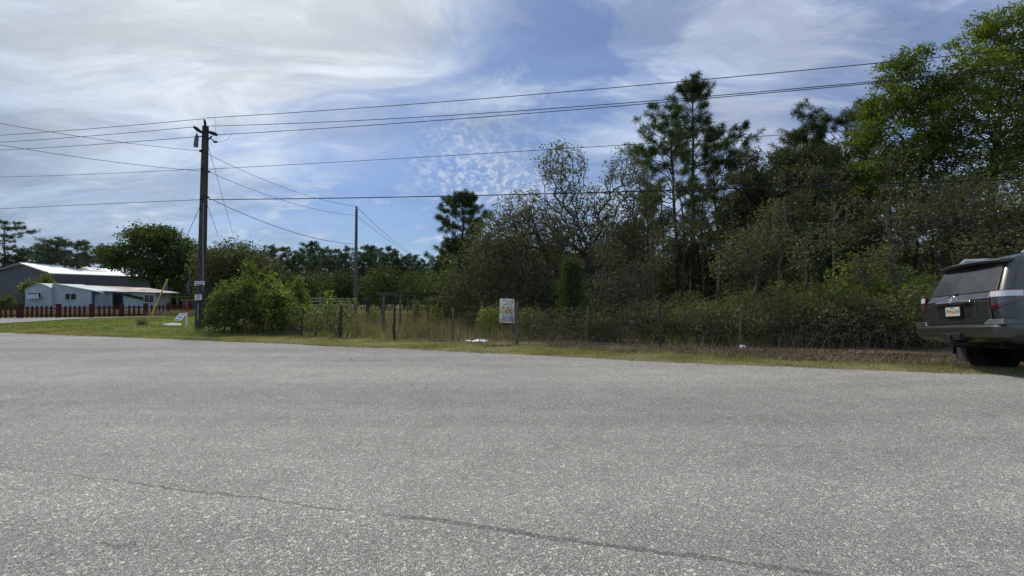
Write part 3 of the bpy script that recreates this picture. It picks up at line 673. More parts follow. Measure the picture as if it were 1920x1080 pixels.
fill = [(s2,1505,23.,1.10,1.2,'tall airy oak left of the thin-crowned pine'),(s1,1385,26.,1.12,3.3,'tall airy oak at the right side of the slim pine'),(s2,1432,27.,1.06,2.2,'airy oak between the two narrow dark oaks, farther back'),(s1,1500,25.,1.0,4.1,'airy oak right beside the thin-crowned pine'),(s2,1550,26.,1.1,5.,'airy oak between the thin-crowned and the bushy-topped pine'),(s1,1615,25.,1.05,.8,'airy oak under the left edge of the spring-green tree'),(s2,1370,28.,.95,3.9,'airy oak directly behind the foot of the slim pine'),
        (s1,1525,20.,.80,.6,'airy dark oak over the last fence post'),(s3,1600,21.5,1.0,2.2,'tall brown-green oak under the bushy-topped pine'),
        (s4,1330,36,1.15,1.,'mossy scrub oak behind the trunks of the tall pines'),(s2,1490,18.,.66,3.,'small airy oak between the post with the bag and the last post'),
        (s3,1178,24.,.86,4.,'scrub oak left of the pine trunks'),(s4,1275,35.,1.1,5.,'scrub oak seen between the pine trunks'),(s2,1645,23.,.98,.7,'airy oak left of the sky gap'),
        (s1,1560,22.,1.0,2.6,'airy oak whose top shows below the bushy-topped pine'),(s4,1172,22.,.9,2.,'grey mossy oak behind the drooping brushy oak'),
        (s3,1385,25.,1.15,1.4,'brown-green oak behind the slim pine'),(s2,1310,27.,.75,3.,'small airy oak behind the tallest trunk'),(s1,1655,18.5,.68,.9,'small airy oak left of the sky gap'),
        (s3,1700,24.,.62,.9,'low brown oak under the sky gap'),(s4,1735,21.,.66,2.4,'low mossy oak left of the vehicle roof'),(s3,1560,30.,1.0,5.1,'oak deep in the wood behind the airy oaks'),
        (s1,1480,29.,1.08,.1,'oak deep in the wood right of the narrow oaks'),(s2,1425,28.,1.0,3.1,'oak deep in the wood behind the narrow oaks'),(s2,1225,29.,1.0,3.7,'oak deep in the wood left of the tallest pine'),
        (s3,1140,27.,.95,1.2,'brown oak behind the bare oak, right side'),(s3,1040,26.,.85,2.,'brown oak behind the bare oak, left side'),(s1,1620,29.,1.15,.4,'oak deep in the wood under the spring-green tree'),
        (s3,1300,36.,.9,1.9,'oak far back between the pine trunks'),(s3,975,27.,.8,.3,'brown oak behind the low spreading oak')]
for src, px, Y, s, rz, lb in fill: dup(src, (at(px, Y), Y, g(at(px, Y), Y)-.03), rz, s, lb)
# ---- thin bare stems standing in the thicket
def stem(label, seed, H, tr=.045, bark=None):
    rs = np.random.RandomState(seed); e = [(rs.randn()*.25, rs.randn()*.2, H*(.62+.38*rs.rand()), .45, .4, H*.10) for _ in range(5)]
    return broadleaf('young_tree', label, 'young tree', [(0,0,0),(rs.randn()*.10,rs.randn()*.1,H*.3),(rs.randn()*.22,rs.randn()*.15,H*.6),(rs.randn()*.3,.1,H*.9)], e, 150, L_scrub, bark or M_barkl, seed, leaves=8, ls=.09, spread=.12, tr=tr, tip=.006, wig=.12)
st = [stem('thin pale crooked stem in the thicket right of the small bright conifer', 201, 4.2), stem('thin dark stem left of the leaning pine', 202, 5.5, .06, M_bark), stem('slim pale forked stem behind the post with the white bag', 203, 3.4, .035)]
st[0].location = (at(1128, 14.8), 14.8, 0); st[1].location = (at(1218, 19.), 19., 0); st[2].location = (at(1396, 13.4), 13.4, 0)
for k_, px, Y, s, wh in [(1,1248,22.,1.2,'thin dark stem just left of the leaning pine trunk'),(1,1283,21.,1.15,'thin dark stem between the leaning and the tallest pine'),(1,1322,23.,1.3,'thin dark stem right of the tallest pine'),(0,1232,14.8,.9,'pale crooked stem at the fifth post'),
  (1,1372,19.,1.,'thin dark stem right of the slim pine'),(0,1452,15.,1.15,'pale crooked stem in the thicket, midway between the last two posts'),(1,1478,18.,1.1,'thin dark stem behind the middle of the right thicket'),(2,1505,13.2,1.,'slim pale forked stem left of the last post'),
  (1,1512,21.,1.3,'tall thin dark stem under the thin-crowned pine'),(0,1572,15.2,1.2,'pale crooked stem right of the last post'),(2,1605,13.0,.8,'slim pale forked stem before the bright bush'),(1,1588,20.,1.2,'thin dark stem under the bushy-topped pine'),
  (1,1668,17.,1.2,'thin dark stem at the left side of the sky gap'),(0,1690,14.4,1.1,'pale crooked stem between the bright bush and the vehicle'),(1,1712,19.,1.3,'thin dark stem in the sky gap'),(1,1745,20.,1.2,'thin dark stem left of the mossy oak trunk'),
  (2,1670,12.2,.8,'slim pale forked stem low beside the bright bush'),(2,1352,13.4,.9,'slim pale forked stem left of the white bag'),(1,1195,20.,1.1,'thin dark stem behind the drooping brushy oak'),(0,1545,17.,1.3,'pale crooked stem deep behind the last post')]:
    dup(st[k_], (at(px, Y), Y, g(at(px, Y), Y)-.02), px*.7, s, wh)
# ---- big spring-green trees on the right
Y0 = 21.
o = broadleaf('broadleaf_tree', 'tall spring-green tree at the right edge, the highest crown in view', 'leafy tree', [(0,0,0),(.1,0,3),(-.1,.1,6),(.1,0,8.5)],
    EL(1865, Y0, [(1850,60,42,38,1.6,0),(1900,75,55,60,2.,0),(1800,150,60,50,2.,0),(1880,165,80,60,2.3,.4),(1960,140,70,90,2.3,.4),(1775,225,55,50,1.8,-.2),(1850,255,80,50,2.2,-.5),(1930,280,80,60,2.2,0),(1820,330,60,40,1.8,-.6),(2000,250,70,80,2.2,0)]),
    2400, L_spring, M_bark, 61, leaves=74, ls=.12, spread=.16, tr=.26, tip=.007, wig=.10, flat=.35)
put(o, 1865, Y0)
Y0 = 22.
o = broadleaf('broadleaf_tree', 'spring-green tree with an open middle, left of the highest crown', 'leafy tree', [(0,0,0),(.05,0,3),(.1,.1,6)],
    EL(1700, Y0, [(1695,130,38,38,1.3,0),(1735,190,40,45,1.5,.3),(1665,195,38,40,1.4,0),(1635,260,35,38,1.4,0),(1680,300,55,35,1.6,-.3),(1740,290,55,50,1.7,0),(1650,350,42,42,1.4,-.3),(1600,330,30,25,1.,-.6),(1720,370,60,35,1.6,-.4)]),
    1900, L_spring, M_bark, 62, leaves=64, ls=.115, spread=.15, tr=.20, tip=.007, wig=.10, flat=.35)
put(o, 1700, Y0)
Y0 = 17.
o = broadleaf('oak_tree', 'big dark oak hung with grey moss behind the parked vehicle', 'oak tree', [(0,0,0),(-.2,0,1.5),(-.1,.1,3.2),(.1,0,4.6)],
    EL(1785, Y0, [(1760,370,70,42,1.8,0),(1850,380,80,50,2.,0),(1700,405,50,35,1.4,0),(1920,400,70,70,2.,.2),(1850,450,80,35,1.8,-.3),(1780,440,45,35,1.2,.2),(1980,440,70,70,2.,0)]),
    2200, L_scrub, M_barkl, 63, leaves=15, ls=.095, spread=.17, tr=.24, tip=.006, wig=.16, moss=160)
put(o, 1785, Y0)
dup(s3, (at(1880, 15.), 15., 0), 1.1, (1., 1., .78), 'dense scrub oak behind the roof of the parked vehicle')
dup(s4, (at(1990, 15.), 15., 0), 2.1, 1., 'mossy scrub oak just beyond the right edge, behind the vehicle')
dup(s3, (at(1950, 20.), 20., 0), .1, 1.1, 'brown-green oak behind the right end of the vehicle')
# ---- thicket along the fence on the right: individual bushes
def bush(label, seed, H, w_, n_, lm, leaves=14, ls=.07, d=None, name='bush', tip=.005, bark=None, flat=0.):
    d = d or w_
    return broadleaf(name, label, 'bush', [(0,0,0),(.03,.02,.18)], [(0,0,H*.5,w_,d,H*.5),(w_*.4,.1,H*.72,w_*.5,d*.5,H*.27),(-w_*.45,0,H*.6,w_*.5,d*.5,H*.3),(0,0,H*.25,w_*.95,d*.9,H*.25)]+[(w_*(i*.37%1-.5)*1.3, d*(i*.61%1-.5)*.8, H*(.86+.14*(i*.29%1)), w_*.13, d*.13, H*.16) for i in range(5)],
                     int(n_*1.1), lm, bark or M_barkl, seed, leaves=leaves, ls=ls, spread=.085, tr=.035, tip=tip, wig=.16, flat=flat)
b1 = bush('olive tangled bush at the fence line, left of the post with the white bag', 71, 1.25, .8, 400, L_thicket, 13, .07); b1.location = (at(1335, 12.3), 12.3, 0)
b2 = bush('twiggy half-bare grey bush in the thicket right of the hand-painted board', 72, 1.05, .75, 420, L_scrub, 7, .055); b2.location = (at(1160, 13.), 13., 0)
b3 = bush('leafy green bush in the thicket behind the post with the white bag', 73, 1.55, .95, 430, L_thicket, 19, .075); b3.location = (at(1440, 12.8), 12.8, 0)
b4 = bush('bright spring-green bush rising highest out of the thicket', 74, 2.6, 1.25, 640, L_bush, 26, .08); b4.location = (at(1625, 13.8), 13.8, 0)
places = ['left of','behind','right of','below']
spots = [(1020,13.6,b2,1.,'beside the board'),(1075,13.4,b2,.95,'under the small bright conifer'),(1120,13.1,b1,.72,'right of the small bright conifer'),(1205,12.9,b2,1.1,'under the drooping brushy oak'),
 (1245,12.7,b1,.85,'at the fifth post'),(1290,13.2,b3,.72,'in front of the pine trunks'),(1270,14.6,b2,1.3,'one row back from the fifth post'),(1375,12.6,b2,1.15,'left of the white bag'),(1385,14.2,b3,.85,'second row, left of the post with the white bag'),
 (1490,12.4,b1,1.05,'between the post with the bag and the last post'),(1530,12.7,b3,.92,'left of the last post'),(1575,12.5,b1,1.1,'right of the last post'),(1560,14.5,b3,1.1,'one row back behind the last post'),
 (1500,14.6,b3,1.12,'one row back, left of the last post'),(1440,14.8,b3,.95,'one row back behind the fallen pale limb'),(1640,12.3,b1,1.1,'below the bright bush'),(1600,12.0,b2,1.2,'low in front of the bright bush'),
 (1680,12.4,b3,.95,'right of the bright bush'),(1700,11.6,b1,1.15,'left of the vehicle, by the verge'),(1735,12.6,b3,1.05,'left of the vehicle, one row back'),(1720,14.2,b4,.72,'behind the tail of the vehicle'),
 (1780,12.,b1,1.2,'behind the left wheel of the vehicle'),(1820,13.,b3,1.1,'behind the vehicle window'),(1880,12.5,b3,1.1,'behind the vehicle side'),(1960,12.5,b1,1.3,'just beyond the right edge'),
 (1665,14.4,b3,1.2,'behind and right of the bright bush'),(1320,15.2,b3,.7,'at the foot of the slim pine'),(1210,15.2,b3,.75,'behind the drooping brushy oak'),(1140,15.6,b1,.9,'behind the small bright conifer'),
 (1470,11.9,b2,1.05,'in front, under the olive thicket'),(1545,11.8,b2,1.1,'low at the foot of the last post'),(1410,12.,b1,.75,'just right of the white bag'),(1660,11.5,b2,1.0,'low by the fallen leaves'),
 (1310,12.2,b2,.95,'low between the fifth post and the white bag'),(990,14.6,b1,.8,'just right of the board'),(1560,16.5,b4,.75,'deep behind the last post'),(1400,17,b4,.6,'deep behind the white bag'),(1180,20,b3,1.3,'far inside, left of the pine trunks'),(1290,24,b3,1.0,'far inside, between the pine trunks'),
 (1475,17.5,b4,.7,'deep in the thicket, middle'),(1640,17.5,b4,.8,'deep behind the bright bush'),(1250,17.5,b4,.38,'at the foot of the tall trunks'),(1340,18,b4,.4,'right of the tall trunks'),(1110,17,b4,.5,'at the foot of the bare oak'),
 (1740,16.,b4,.7,'under the mossy oak'),(1820,15.,b4,.62,'behind the vehicle roof')]
looks = {'bush': ''}
rs = np.random.RandomState(5)
kindn = {b1.name: 'olive tangled bush', b2.name: 'twiggy half-bare grey bush', b3.name: 'leafy green bush', b4.name: 'tall loose green bush'}
for px, Y, src, s, wh in spots:
    dup(src, (at(px, Y), Y, g(at(px, Y), Y)-.02), rs.rand()*6.28, (s*(.9+.3*rs.rand()), s, s*(.9+.25*rs.rand())), kindn[src.name]+' in the thicket, '+wh)
dup(b4, (at(920, 14.9), 14.9, 0), .4, (.42, .42, .40), 'dark round bush at the left foot of the hand-painted board')
# ---- left: big shrubs beside the utility pole, saplings on the fence
c1_ = broadleaf('bush', 'large leafy green shrub just right of the utility pole', 'bush', [(0,0,0),(.03,.02,.2)],
    [(-.1,0,.95,.75,.8,.8),(.35,.1,1.7,.30,.4,.50),(-.55,0,1.25,.30,.4,.45),(.05,-.3,1.45,.28,.3,.40),(.75,0,.9,.35,.5,.55),(-.85,.1,.6,.32,.4,.45),(.4,.1,2.15,.10,.12,.25),(.2,0,1.95,.10,.1,.22),(-.5,0,1.68,.09,.1,.2),(.85,0,1.45,.10,.1,.25),(-.1,0,1.8,.08,.1,.22)],
    620, L_bush, M_barkl, 81, leaves=30, ls=.10, spread=.095, tr=.035, tip=.006, wig=.16, flat=.2); c1_.location = (at(445, 16.2), 16.2, 0); c1_.scale = (1., 1., .9)
dup(c1_, (at(515, 16.6), 16.6, 0), 2.2, (1.12, 1., .93), 'large leafy shrub, second right of the utility pole, with yellow-green tips')
dup(c1_, (at(485, 18.), 18., 0), 4., (1., 1., 1.22), 'tall pale green shrub behind the two shrubs by the utility pole')
dup(c1_, (at(420, 17.8), 17.8, 0), 5.1, (.8, .8, .85), 'smaller shrub partly behind the foot of the utility pole')
dup(c1_, (at(550, 18.2), 18.2, 0), 1.1, (.75, .75, .95), 'shrub with bright tips at the right end of the pole-side shrubs')
d1 = bush('thin tangled bush against the thick dark fence post', 82, 1.25, .5, 300, L_bush, 7, .07); d1.location = (at(628, 15.), 15., 0)
for px, Y, s, lb in [(590,15.2,.85,'thin tangled bush left of the thick dark fence post'),(560,15.6,.9,'thin tangled bush at the right foot of the pole-side shrubs'),(668,15.1,.5,'small low bush right of the thick dark fence post'),
                     (612,17.5,1.25,'tall thin bush behind the thick dark fence post'),(650,19.5,1.,'thin bush near the foot of the slim far pole'),(760,15.,.35,'tiny green sapling right of the charred post'),
                     (822,19.,.75,'small sapling right of the old arbour'),(700,21.,.7,'small green sapling left of the old arbour'),(880,17.,.6,'small sapling left of the board in the dry weeds'),
                     (845,24.,1.,'pale green sapling beyond the dry weeds'),(780,25.,.9,'pale green sapling behind the old arbour')]:
    dup(d1, (at(px, Y), Y, 0), rs.rand()*6, s, lb)
# ---- far left and behind the houses
Y0 = 50.
o = broadleaf('live_oak', 'big round dark green live oak behind the corrugated roofs', 'oak tree', [(0,0,0),(.2,0,1.6),(0,0,3.)],
    EL(285, Y0, [(280,450,30,26,3.,0),(310,462,34,30,3.,0),(345,482,26,34,2.5,0),(240,478,32,22,2.8,0),(305,505,44,34,3.5,0.),(345,520,30,34,2.5,0),(200,474,16,10,1.5,0),(222,492,18,14,1.5,0),(255,448,14,12,1.5,0),(265,500,26,18,2.,0),(298,432,14,9,1.,0),(325,440,12,9,1.,0)]),
    1500, L_oak, M_bark, 91, leaves=50, ls=.26, spread=.34, tr=.40, tip=.012, wig=.15, flat=.3)
put(o, 285, Y0)
Y0 = 40.
o = broadleaf('oak_tree', 'broad brown-green oak between the utility pole and the far pines', 'oak tree', [(0,0,0),(.2,0,1.4),(0,0,2.6)],
    EL(445, Y0, [(440,485,50,32,2.5,0),(480,510,45,38,2.5,0),(410,510,40,40,2.5,0),(450,545,75,30,2.5,-1.)]),
    1500, L_scrub, M_bark, 92, leaves=30, ls=.20, spread=.35, tr=.30, tip=.012, wig=.15, moss=0)
put(o, 445, Y0)
dup(o, (at(405, 50.), 50., 0), 2.2, 1.08, 'green-brown oak whose top shows just right of the utility pole')
Y0 = 62.
fp = [pine('pine_tree', 'far slender pine', 10.2, .16, .35, [(.3,1.2),(.5,1.7),(.75,1.5),(.92,1.1),(1,.4)], 34, 101, L_farpine, tuft=12, nl=.50, nw=.09, sub=4, rise=.3, dead=4),
      pine('pine_tree', 'far slender pine', 10.8, .16, .42, [(.38,1.),(.55,1.8),(.75,1.8),(.92,1.3),(1,.5)], 32, 102, L_farpine, tuft=12, nl=.50, nw=.09, sub=4, rise=.35, dead=5),
      pine('pine_tree', 'far slender pine', 9.6, .15, .30, [(.25,1.1),(.5,1.6),(.8,1.3),(1,.4)], 34, 103, L_farpine, tuft=12, nl=.50, nw=.09, sub=4, rise=.28, dead=3)]
GP = 'slender dark pines in the distant row beyond the fenced lot'
row = [(503,458),(521,465),(537,462),(552,478),(575,455),(590,452),(603,462),(617,468),(634,466),(655,462),(683,461),(696,460),(712,462),(728,463),(743,470),(762,478),(775,476),(790,484),(806,492),(560,470),(645,474),(705,470),(735,474),
       (480,478),(465,470),(750,485),(820,500),(512,485),(585,480),(625,486),(665,480),(770,492),(495,476),(530,484),(545,486),(566,480),(596,478),(611,480),(641,478),(672,482),(690,474),(720,478),(740,482),(757,480),(783,488),(798,492),(812,500),(455,484)]
used = set(); rs = np.random.RandomState(17)
for i, (px, top) in enumerate(row):
    k = i % 3; Y = 60+16*rs.rand() if i < 19 else 52+8*rs.rand()
    H = CH+(HZ-top-4)*Y/F; s = H/(10.2, 10.8, 9.6)[k]; loc = (at(px, Y), Y, -.03)
    lb = 'slender dark pine in the distant row beyond the fenced lot'
    if k not in used: o = fp[k]; o.location = loc; o.scale = (s, s, s); o['label'] = lb; o['group'] = GP; used.add(k)
    else: dup(fp[k], loc, rs.rand()*6, s, lb, GP)
# fine green deciduous in front of the far pines
e1 = broadleaf('broadleaf_tree', 'rounded bright green tree in front of the far pines, right of the slim far pole', 'leafy tree', [(0,0,0),(.1,0,1.5)],
    [(0,0,3.1,1.7,1.6,1.5),(-.9,0,2.2,1.3,1.3,1.2),(1.,0,2.,1.3,1.2,1.1),(0,0,1.2,2.,1.4,1.)], 420, L_oak, M_bark, 93, leaves=20, ls=.22, spread=.3, tr=.14, tip=.01, flat=.2)
e1.location = (at(720, 44.), 44., 0)
for px, Y, s, lb in [(598,45.,.85,'green tree in front of the far pines, left of the slim far pole'),(572,40.,.8,'green tree right of the pole-side shrubs, far back'),(640,50.,.95,'green tree behind the slim far pole'),
                     (770,48.,.9,'green tree behind the old arbour'),(800,40.,.75,'low green tree at the left end of the wood'),(690,50.,.85,'dark green tree between the far pole and the bright round tree'),
                     (828,33.,.85,'green tree just left of the dark cone-shaped pine'),(835,24.,.62,'low tree at the foot of the dark cone-shaped pine'),(530,44.,.9,'green tree between the broad brown-green oak and the far pines')]:
    dup(e1, (at(px, Y), Y, 0), rs.rand()*6, s, lb)
# far left pines
f1 = pine('pine_tree', 'tall open pine at the left edge of the view', 11.6, .20, .55, [(.5,1.5),(.62,3.),(.72,1.4),(.85,2.6),(.95,1.8),(1,.8)], 24, 111, L_farpine, tuft=16, nl=.42, nw=.07, sub=4.5, rise=.12, dead=4, upturn=.4)
put(f1, 8, 62.)
f2 = pine('pine_tree', 'flat-topped wide pine behind the grey metal barn', 9.0, .22, .50, [(.45,2.),(.6,4.3),(.75,3.8),(.9,2.8),(1,1.2)], 40, 112, L_farpine, tuft=16, nl=.42, nw=.07, sub=6, rise=.10, dead=2, upturn=.4)
put(f2, 122, 62.)
dup(f2, (at(70, 64.), 64., 0), 1.3, .86, 'wide pine behind the ridge of the grey metal barn')
dup(f2, (at(168, 70.), 70., 0), 2.3, .85, 'low pine behind the right part of the white barn roof')
dup(e1, (at(12, 76.), 76., 0), 1.3, 2.0, 'green tree behind the gable of the grey metal barn at the left edge')
o = dup(c1_, (at(72, 39.5), 39.5, 0), .3, (1.45, 1.3, 1.5), 'yellow-green bush behind the roof of the pale blue trailer')
dup(c1_, (at(10, 33.), 33., 0), .3, .65, 'small pale bush against the board fence at the left edge')
dup(e1, (at(395, 47.), 47., 0), .3, .8, 'dark green tree behind the signs on the utility pole')
dup(e1, (at(355, 48.), 48., 0), 2.3, .8, 'dark green tree left of the utility pole, behind the lean-to roof')
# far woods closing the view: nobody could count it
rs = np.random.RandomState(23); n_ = 60000
ang = np.linspace(-1.05, 1.15, n_)+rs.randn(n_)*.01; u = np.tan(ang*.86)
Yf = 78+25*rs.rand(n_); X = u*Yf; top = 4.2+1.6*clump(X, Yf*0, .12, 31)+1.2*clump(X, Yf*0, .6, 32)+1.3*(X > 0)
Z = top*rs.rand(n_)**.75
P = np.stack([X, Yf, Z], 1); V, Fc = cards(P, .7+.5*rs.rand(n_), .75, rs)
tag(mobj('far_woods', V, Fc, L_farpine), 'far dark woodland closing the view behind all the trees', 'woods', kind='stuff')
rs = np.random.RandomState(24); n_ = 52000; px = 820+1250*rs.rand(n_); Yf = 34+14*rs.rand(n_); X = (px-960)/F*Yf
top = 4.9+1.8*clump(X, Yf*0, .35, 33); P = np.stack([X, Yf, top*rs.rand(n_)**.9], 1); V, Fc = cards(P, .28+.25*rs.rand(n_), .6, rs)
tag(mobj('undergrowth', V, Fc, L_scrub), 'dim dense undergrowth deep inside the wood', 'undergrowth', kind='stuff')
# ------------------------------------------------------------------ utility pole
PY = 19.4
def W(px, py, Y): return (at(px, Y), Y, zt(py, Y))
pole = thing('utility_pole', 'tall dark wooden utility pole beside the grass, carrying all the wires', 'utility pole', (at(376, PY), PY, 0))
def loc(p, o=pole): return tuple(Vector(p)-o.location)
b = MB(); b.tube([loc(p) for p in [W(375,616,PY)[:2]+(-.2,), W(376,570,PY), W(380,450,PY), W(383,330,PY), W(385.5,237,PY)]], [.195,.18,.155,.138,.122], 14); b.build('shaft', M_pole, pole, smooth=True)
smooth_angle(pole.children[0])
b = MB(); b.tube([loc(p) for p in [W(383,224,PY-.18), W(384,228,PY-.17), W(386.5,246,PY-.15)]], [.035,.05,.05], 8); b.build('top_bracket', M_wire, pole)
b = MB()
for a_, c_ in [((363,237.5),(376,247)),]:
    b.tube([loc(W(*a_, PY-.3)), loc(W(368,241,PY-.27)), loc(W(*c_, PY-.2)), loc(W(382,250,PY-.12))], [.04,.075,.06,.03], 8)
b.build('insulator', M_wire, pole)
b = MB(); b.tube([loc(W(407,253,PY-.3)), loc(W(402,251,PY-.28)), loc(W(393,248,PY-.22)), loc(W(388,246,PY-.12))], [.05,.08,.06,.03], 8); b.build('insulator', M_wire, pole)
b = MB(); b.tube([loc(W(388,262,PY-.15)), loc(W(394,259,PY-.2)), loc(W(397,255,PY-.22))], .035, 6); b.tube([loc(W(396,260,PY-.2)), loc(W(400,263,PY-.22)), loc(W(402,266,PY-.22))], .022, 6)
b.tube([loc(W(401,266,PY-.22)), loc(W(407,266,PY-.24))], [.045,.04], 8); b.build('cutout_switch', M_wire, pole)
lt = MB(); lt.tube([loc(W(369,244,PY-.25)), loc(W(369.3,252,PY-.25))], .012, 6); lt.tube([loc(W(371,256,PY-.25)), loc(W(376,256,PY-.2)), loc(W(381,255,PY-.15))], .022, 6); lt.build('arm', M_wire, pole)
lt = MB(); lt.tube([loc(W(369.3,252,PY-.25)), loc(W(369,257,PY-.25)), loc(W(367.5,268,PY-.25)), loc(W(367,275.5,PY-.25))], [.03,.08,.085,.085], 10)
lt = lt.build('surge_arrester', mat('grey_porcelain', (.16,.15,.15), .5, col2=(.07,.07,.07), vscale=6), pole, smooth=True); smooth_angle(lt)
b = MB(); b.tube([loc(W(374,283,PY-.15)), loc(W(381,283,PY-.12))], [.05,.07], 8); b.build('insulator', M_wire, pole)
for (px, py) in [(378.5,316.5),(391.5,322),(378,373),(390,370)]:
    b = MB(); b.tube([loc(W(px-1.5,py,PY-.17)), loc(W(px+1.5,py,PY-.17))], .045, 8); b.build('wire_clamp', M_wire, pole)
b = MB(); b.tube([loc(W(381,546,PY-.24)), loc(W(380.5,450,PY-.22)), loc(W(381.5,380,PY-.20))], .012, 5); b.build('ground_wire', M_metal, pole)
b = MB(); b.tube([loc(W(371.6,570,PY-.25)), loc(W(371,600,PY-.26))], .016, 5); b.build('ground_wire', M_metal, pole)
# bill signs nailed to it
M_ink = mat('black_ink', (.03,.035,.05), .7); M_teal = mat('teal_ink', (.05,.16,.22), .7)
SY = PY-.26
s = thing('pole_sign', 'small white sign with an arrow, upper of the two nailed to the utility pole', 'sign', W(374,531.5,SY))
def plate(o, px0, py0, px1, py1, Y, m, name='board', th=.012, sk=0.):
    q = [W(px0,py1,Y), W(px1,py1-sk,Y), W(px1,py0,Y), W(px0,py0,Y)]; q = [Vector(p)-o.location for p in q]
    b = MB(); b.hexa([q[0]+Vector((0,th,0)), q[1]+Vector((0,th,0)), q[1], q[0], q[3]+Vector((0,th,0)), q[2]+Vector((0,th,0)), q[2], q[3]]); return b.build(name, m, o)
M_sign = mat('sign_white', (.80,.83,.88), .55, var=.05, vscale=12)
plate(s, 364.6, 527.2, 383.4, 535.4, SY, M_sign, sk=.6)
t = text('LAND FOR SALE', .092, M_ink, s, font_w=.62); t.rotation_euler = (R(90), 0, 0); t.location = (0, -.004, .035)
b = MB(); b.box(-.15, .09, -.006, -.002, -.072, -.032); b.add([(.09,-.006,-.092),(.09,-.006,-.012),(.17,-.006,-.052),(.09,-.002,-.092),(.09,-.002,-.012),(.17,-.002,-.052)], [(0,2,1),(3,4,5),(0,1,4,3),(1,2,5,4),(2,0,3,5)]); b.build('arrow', M_ink, s)
s = thing('pole_sign', 'squarish white sign with small dark print, lower of the two nailed to the utility pole', 'sign', W(371.5,557.5,SY))
plate(s, 365.1, 552, 378, 562.8, SY, M_sign, sk=.5)
for i, (tx, sz, m_) in enumerate([('WE BUY', .075, M_ink), ('HOUSES', .065, M_ink), ('904-5510', .075, M_teal)]):
    t = text(tx, sz, m_, s, font_w=.68); t.rotation_euler = (R(90), 0, 0); t.location = (0, -.004, (.075, .01, -.062)[i])
# far slim pole
FY = 28.5
fpz = thing('utility_pole', 'slim bare wooden pole standing in the dry weeds, left of the old arbour', 'utility pole', (at(666.5, FY), FY, 0))
b = MB(); b.tube([Vector(p)-fpz.location for p in [W(666.5,596,FY)[:2]+(-.2,), W(667,520,FY), W(668.5,391,FY)]], [.12,.105,.075], 10); o = b.build('shaft', M_postg, fpz, smooth=True); smooth_angle(o)
b = MB(); b.tube([Vector(p)-fpz.location for p in [W(668,390,FY-.05), W(668.3,386,FY-.08)]], [.06,.04], 8); b.build('insulator', M_wire, fpz)
# ------------------------------------------------------------------ wires
px0_, dxw, dyw = at(385, PY), 1/math.hypot(1, .325), -.325/math.hypot(1, .325)
def wire(label, pts, off=0., r=.011, ext=(0, 45), group=None):
    """pts: photo pixels along one wire of the road-side line; it hangs in the upright plane through the pole along the road"""
    x0, y0 = px0_, PY-off; S_ = []; Z_ = []
    for (px, py) in pts:
        u = (px-960)/F; s_ = (u*y0-x0)/(dxw-u*dyw); Y = y0+dyw*s_; S_.append(s_); Z_.append(zt(py, Y))
    co = np.polyfit(S_, Z_, 2 if len(pts) > 2 else 1)
    ss_ = np.linspace(min(S_), max(S_) if not ext[1] else ext[1], 60) if ext[1] > 0 else np.linspace(ext[1], max(S_), 40)
    b = MB(); b.tube([(x0+dxw*q, y0+dyw*q, float(np.polyval(co, q))) for q in ss_], r, 5)
    return tag(b.build('overhead_wire', M_wire, None, smooth=True), label, 'wire', group)
wire('topmost overhead wire, right of the utility pole', [(387,222),(700,198),(1000,178),(1400,146),(1660,115),(1900,92)], .17, .0115)
wire('second overhead wire from the top, right of the utility pole', [(386,237),(700,223),(1000,207),(1240,189),(1600,155),(1900,128)], .27, .0115)
wire('third overhead wire from the top, right of the utility pole', [(407,253),(434,251),(700,234),(1000,213),(1300,187),(1600,158),(1900,132)], .28, .0115)
wire('fourth overhead wire, thin, crossing behind the tops of the oaks', [(388,317),(700,301),(1000,282),(1200,269),(1500,251),(1900,225)], .17, .009)
wire('lowest overhead wire, thick and nearly level, right of the utility pole', [(391,374),(700,371),(1000,364),(1300,355),(1600,346),(1900,336)], .17, .017)
wire('topmost overhead wire, left of the utility pole', [(384,222.5),(200,239),(0,253.8)], .17, .0115, (0, -40))
wire('second overhead wire from the top, left of the utility pole', [(364,238),(200,252.5),(0,266.8)], .27, .0115, (0, -40))
wire('third overhead wire from the top, left of the utility pole', [(366,256.5),(200,269.5),(0,281.6)], .25, .0115, (0, -40))
wire('fourth overhead wire, thin, left of the utility pole', [(378,316.5),(200,325.5),(0,332)], .17, .009, (0, -40))
wire('lowest overhead wire, left of the utility pole', [(378,374.5),(200,382),(0,391.5)], .17, .011, (0, -40))
def cable(label, A, B, sag, r=.009, off_label='wire', n_=24, name='overhead_wire', m=None):
    A, B = Vector(A), Vector(B); pts = [A.lerp(B, i/n_)-Vector((0, 0, sag*4*(i/n_)*(1-i/n_))) for i in range(n_+1)]
    b = MB(); b.tube(pts, r, 5); return tag(b.build(name, m or M_wire, None, smooth=True), label, off_label)
T2 = W(668,387,FY-.05)
cable('thin wire from high on the utility pole to the top of the slim far pole', W(388,288,PY-.1), T2, .35)
cable('wire from mid-height of the utility pole to the slim far pole, below its top', W(391.5,322,PY-.17), W(668,404,FY), .35)
cable('black service cable sagging from the lowest clamp down to the slim far pole', W(391,371,PY-.17), W(667,458,FY), .40, .013)
cable('faint wire running from the slim far pole down into the far pines', T2, W(775,476,60), .3, .012)
cable('second faint wire from the slim far pole toward the far pines', W(668,404,FY), W(790,486,60), .3, .012)
# two wires crossing the road toward the left front
def toward(px, py, Yn, Zext): return W(px, py, Yn)
cable('upper wire crossing the road to the utility pole from the left edge of the view', W(376,283,PY-.15), W(-700,80,11.), .35, .0085)
cable('lower wire crossing the road to the utility pole from the left edge of the view', W(379,321,PY-.17), W(-700,125,11.), .35, .0085)
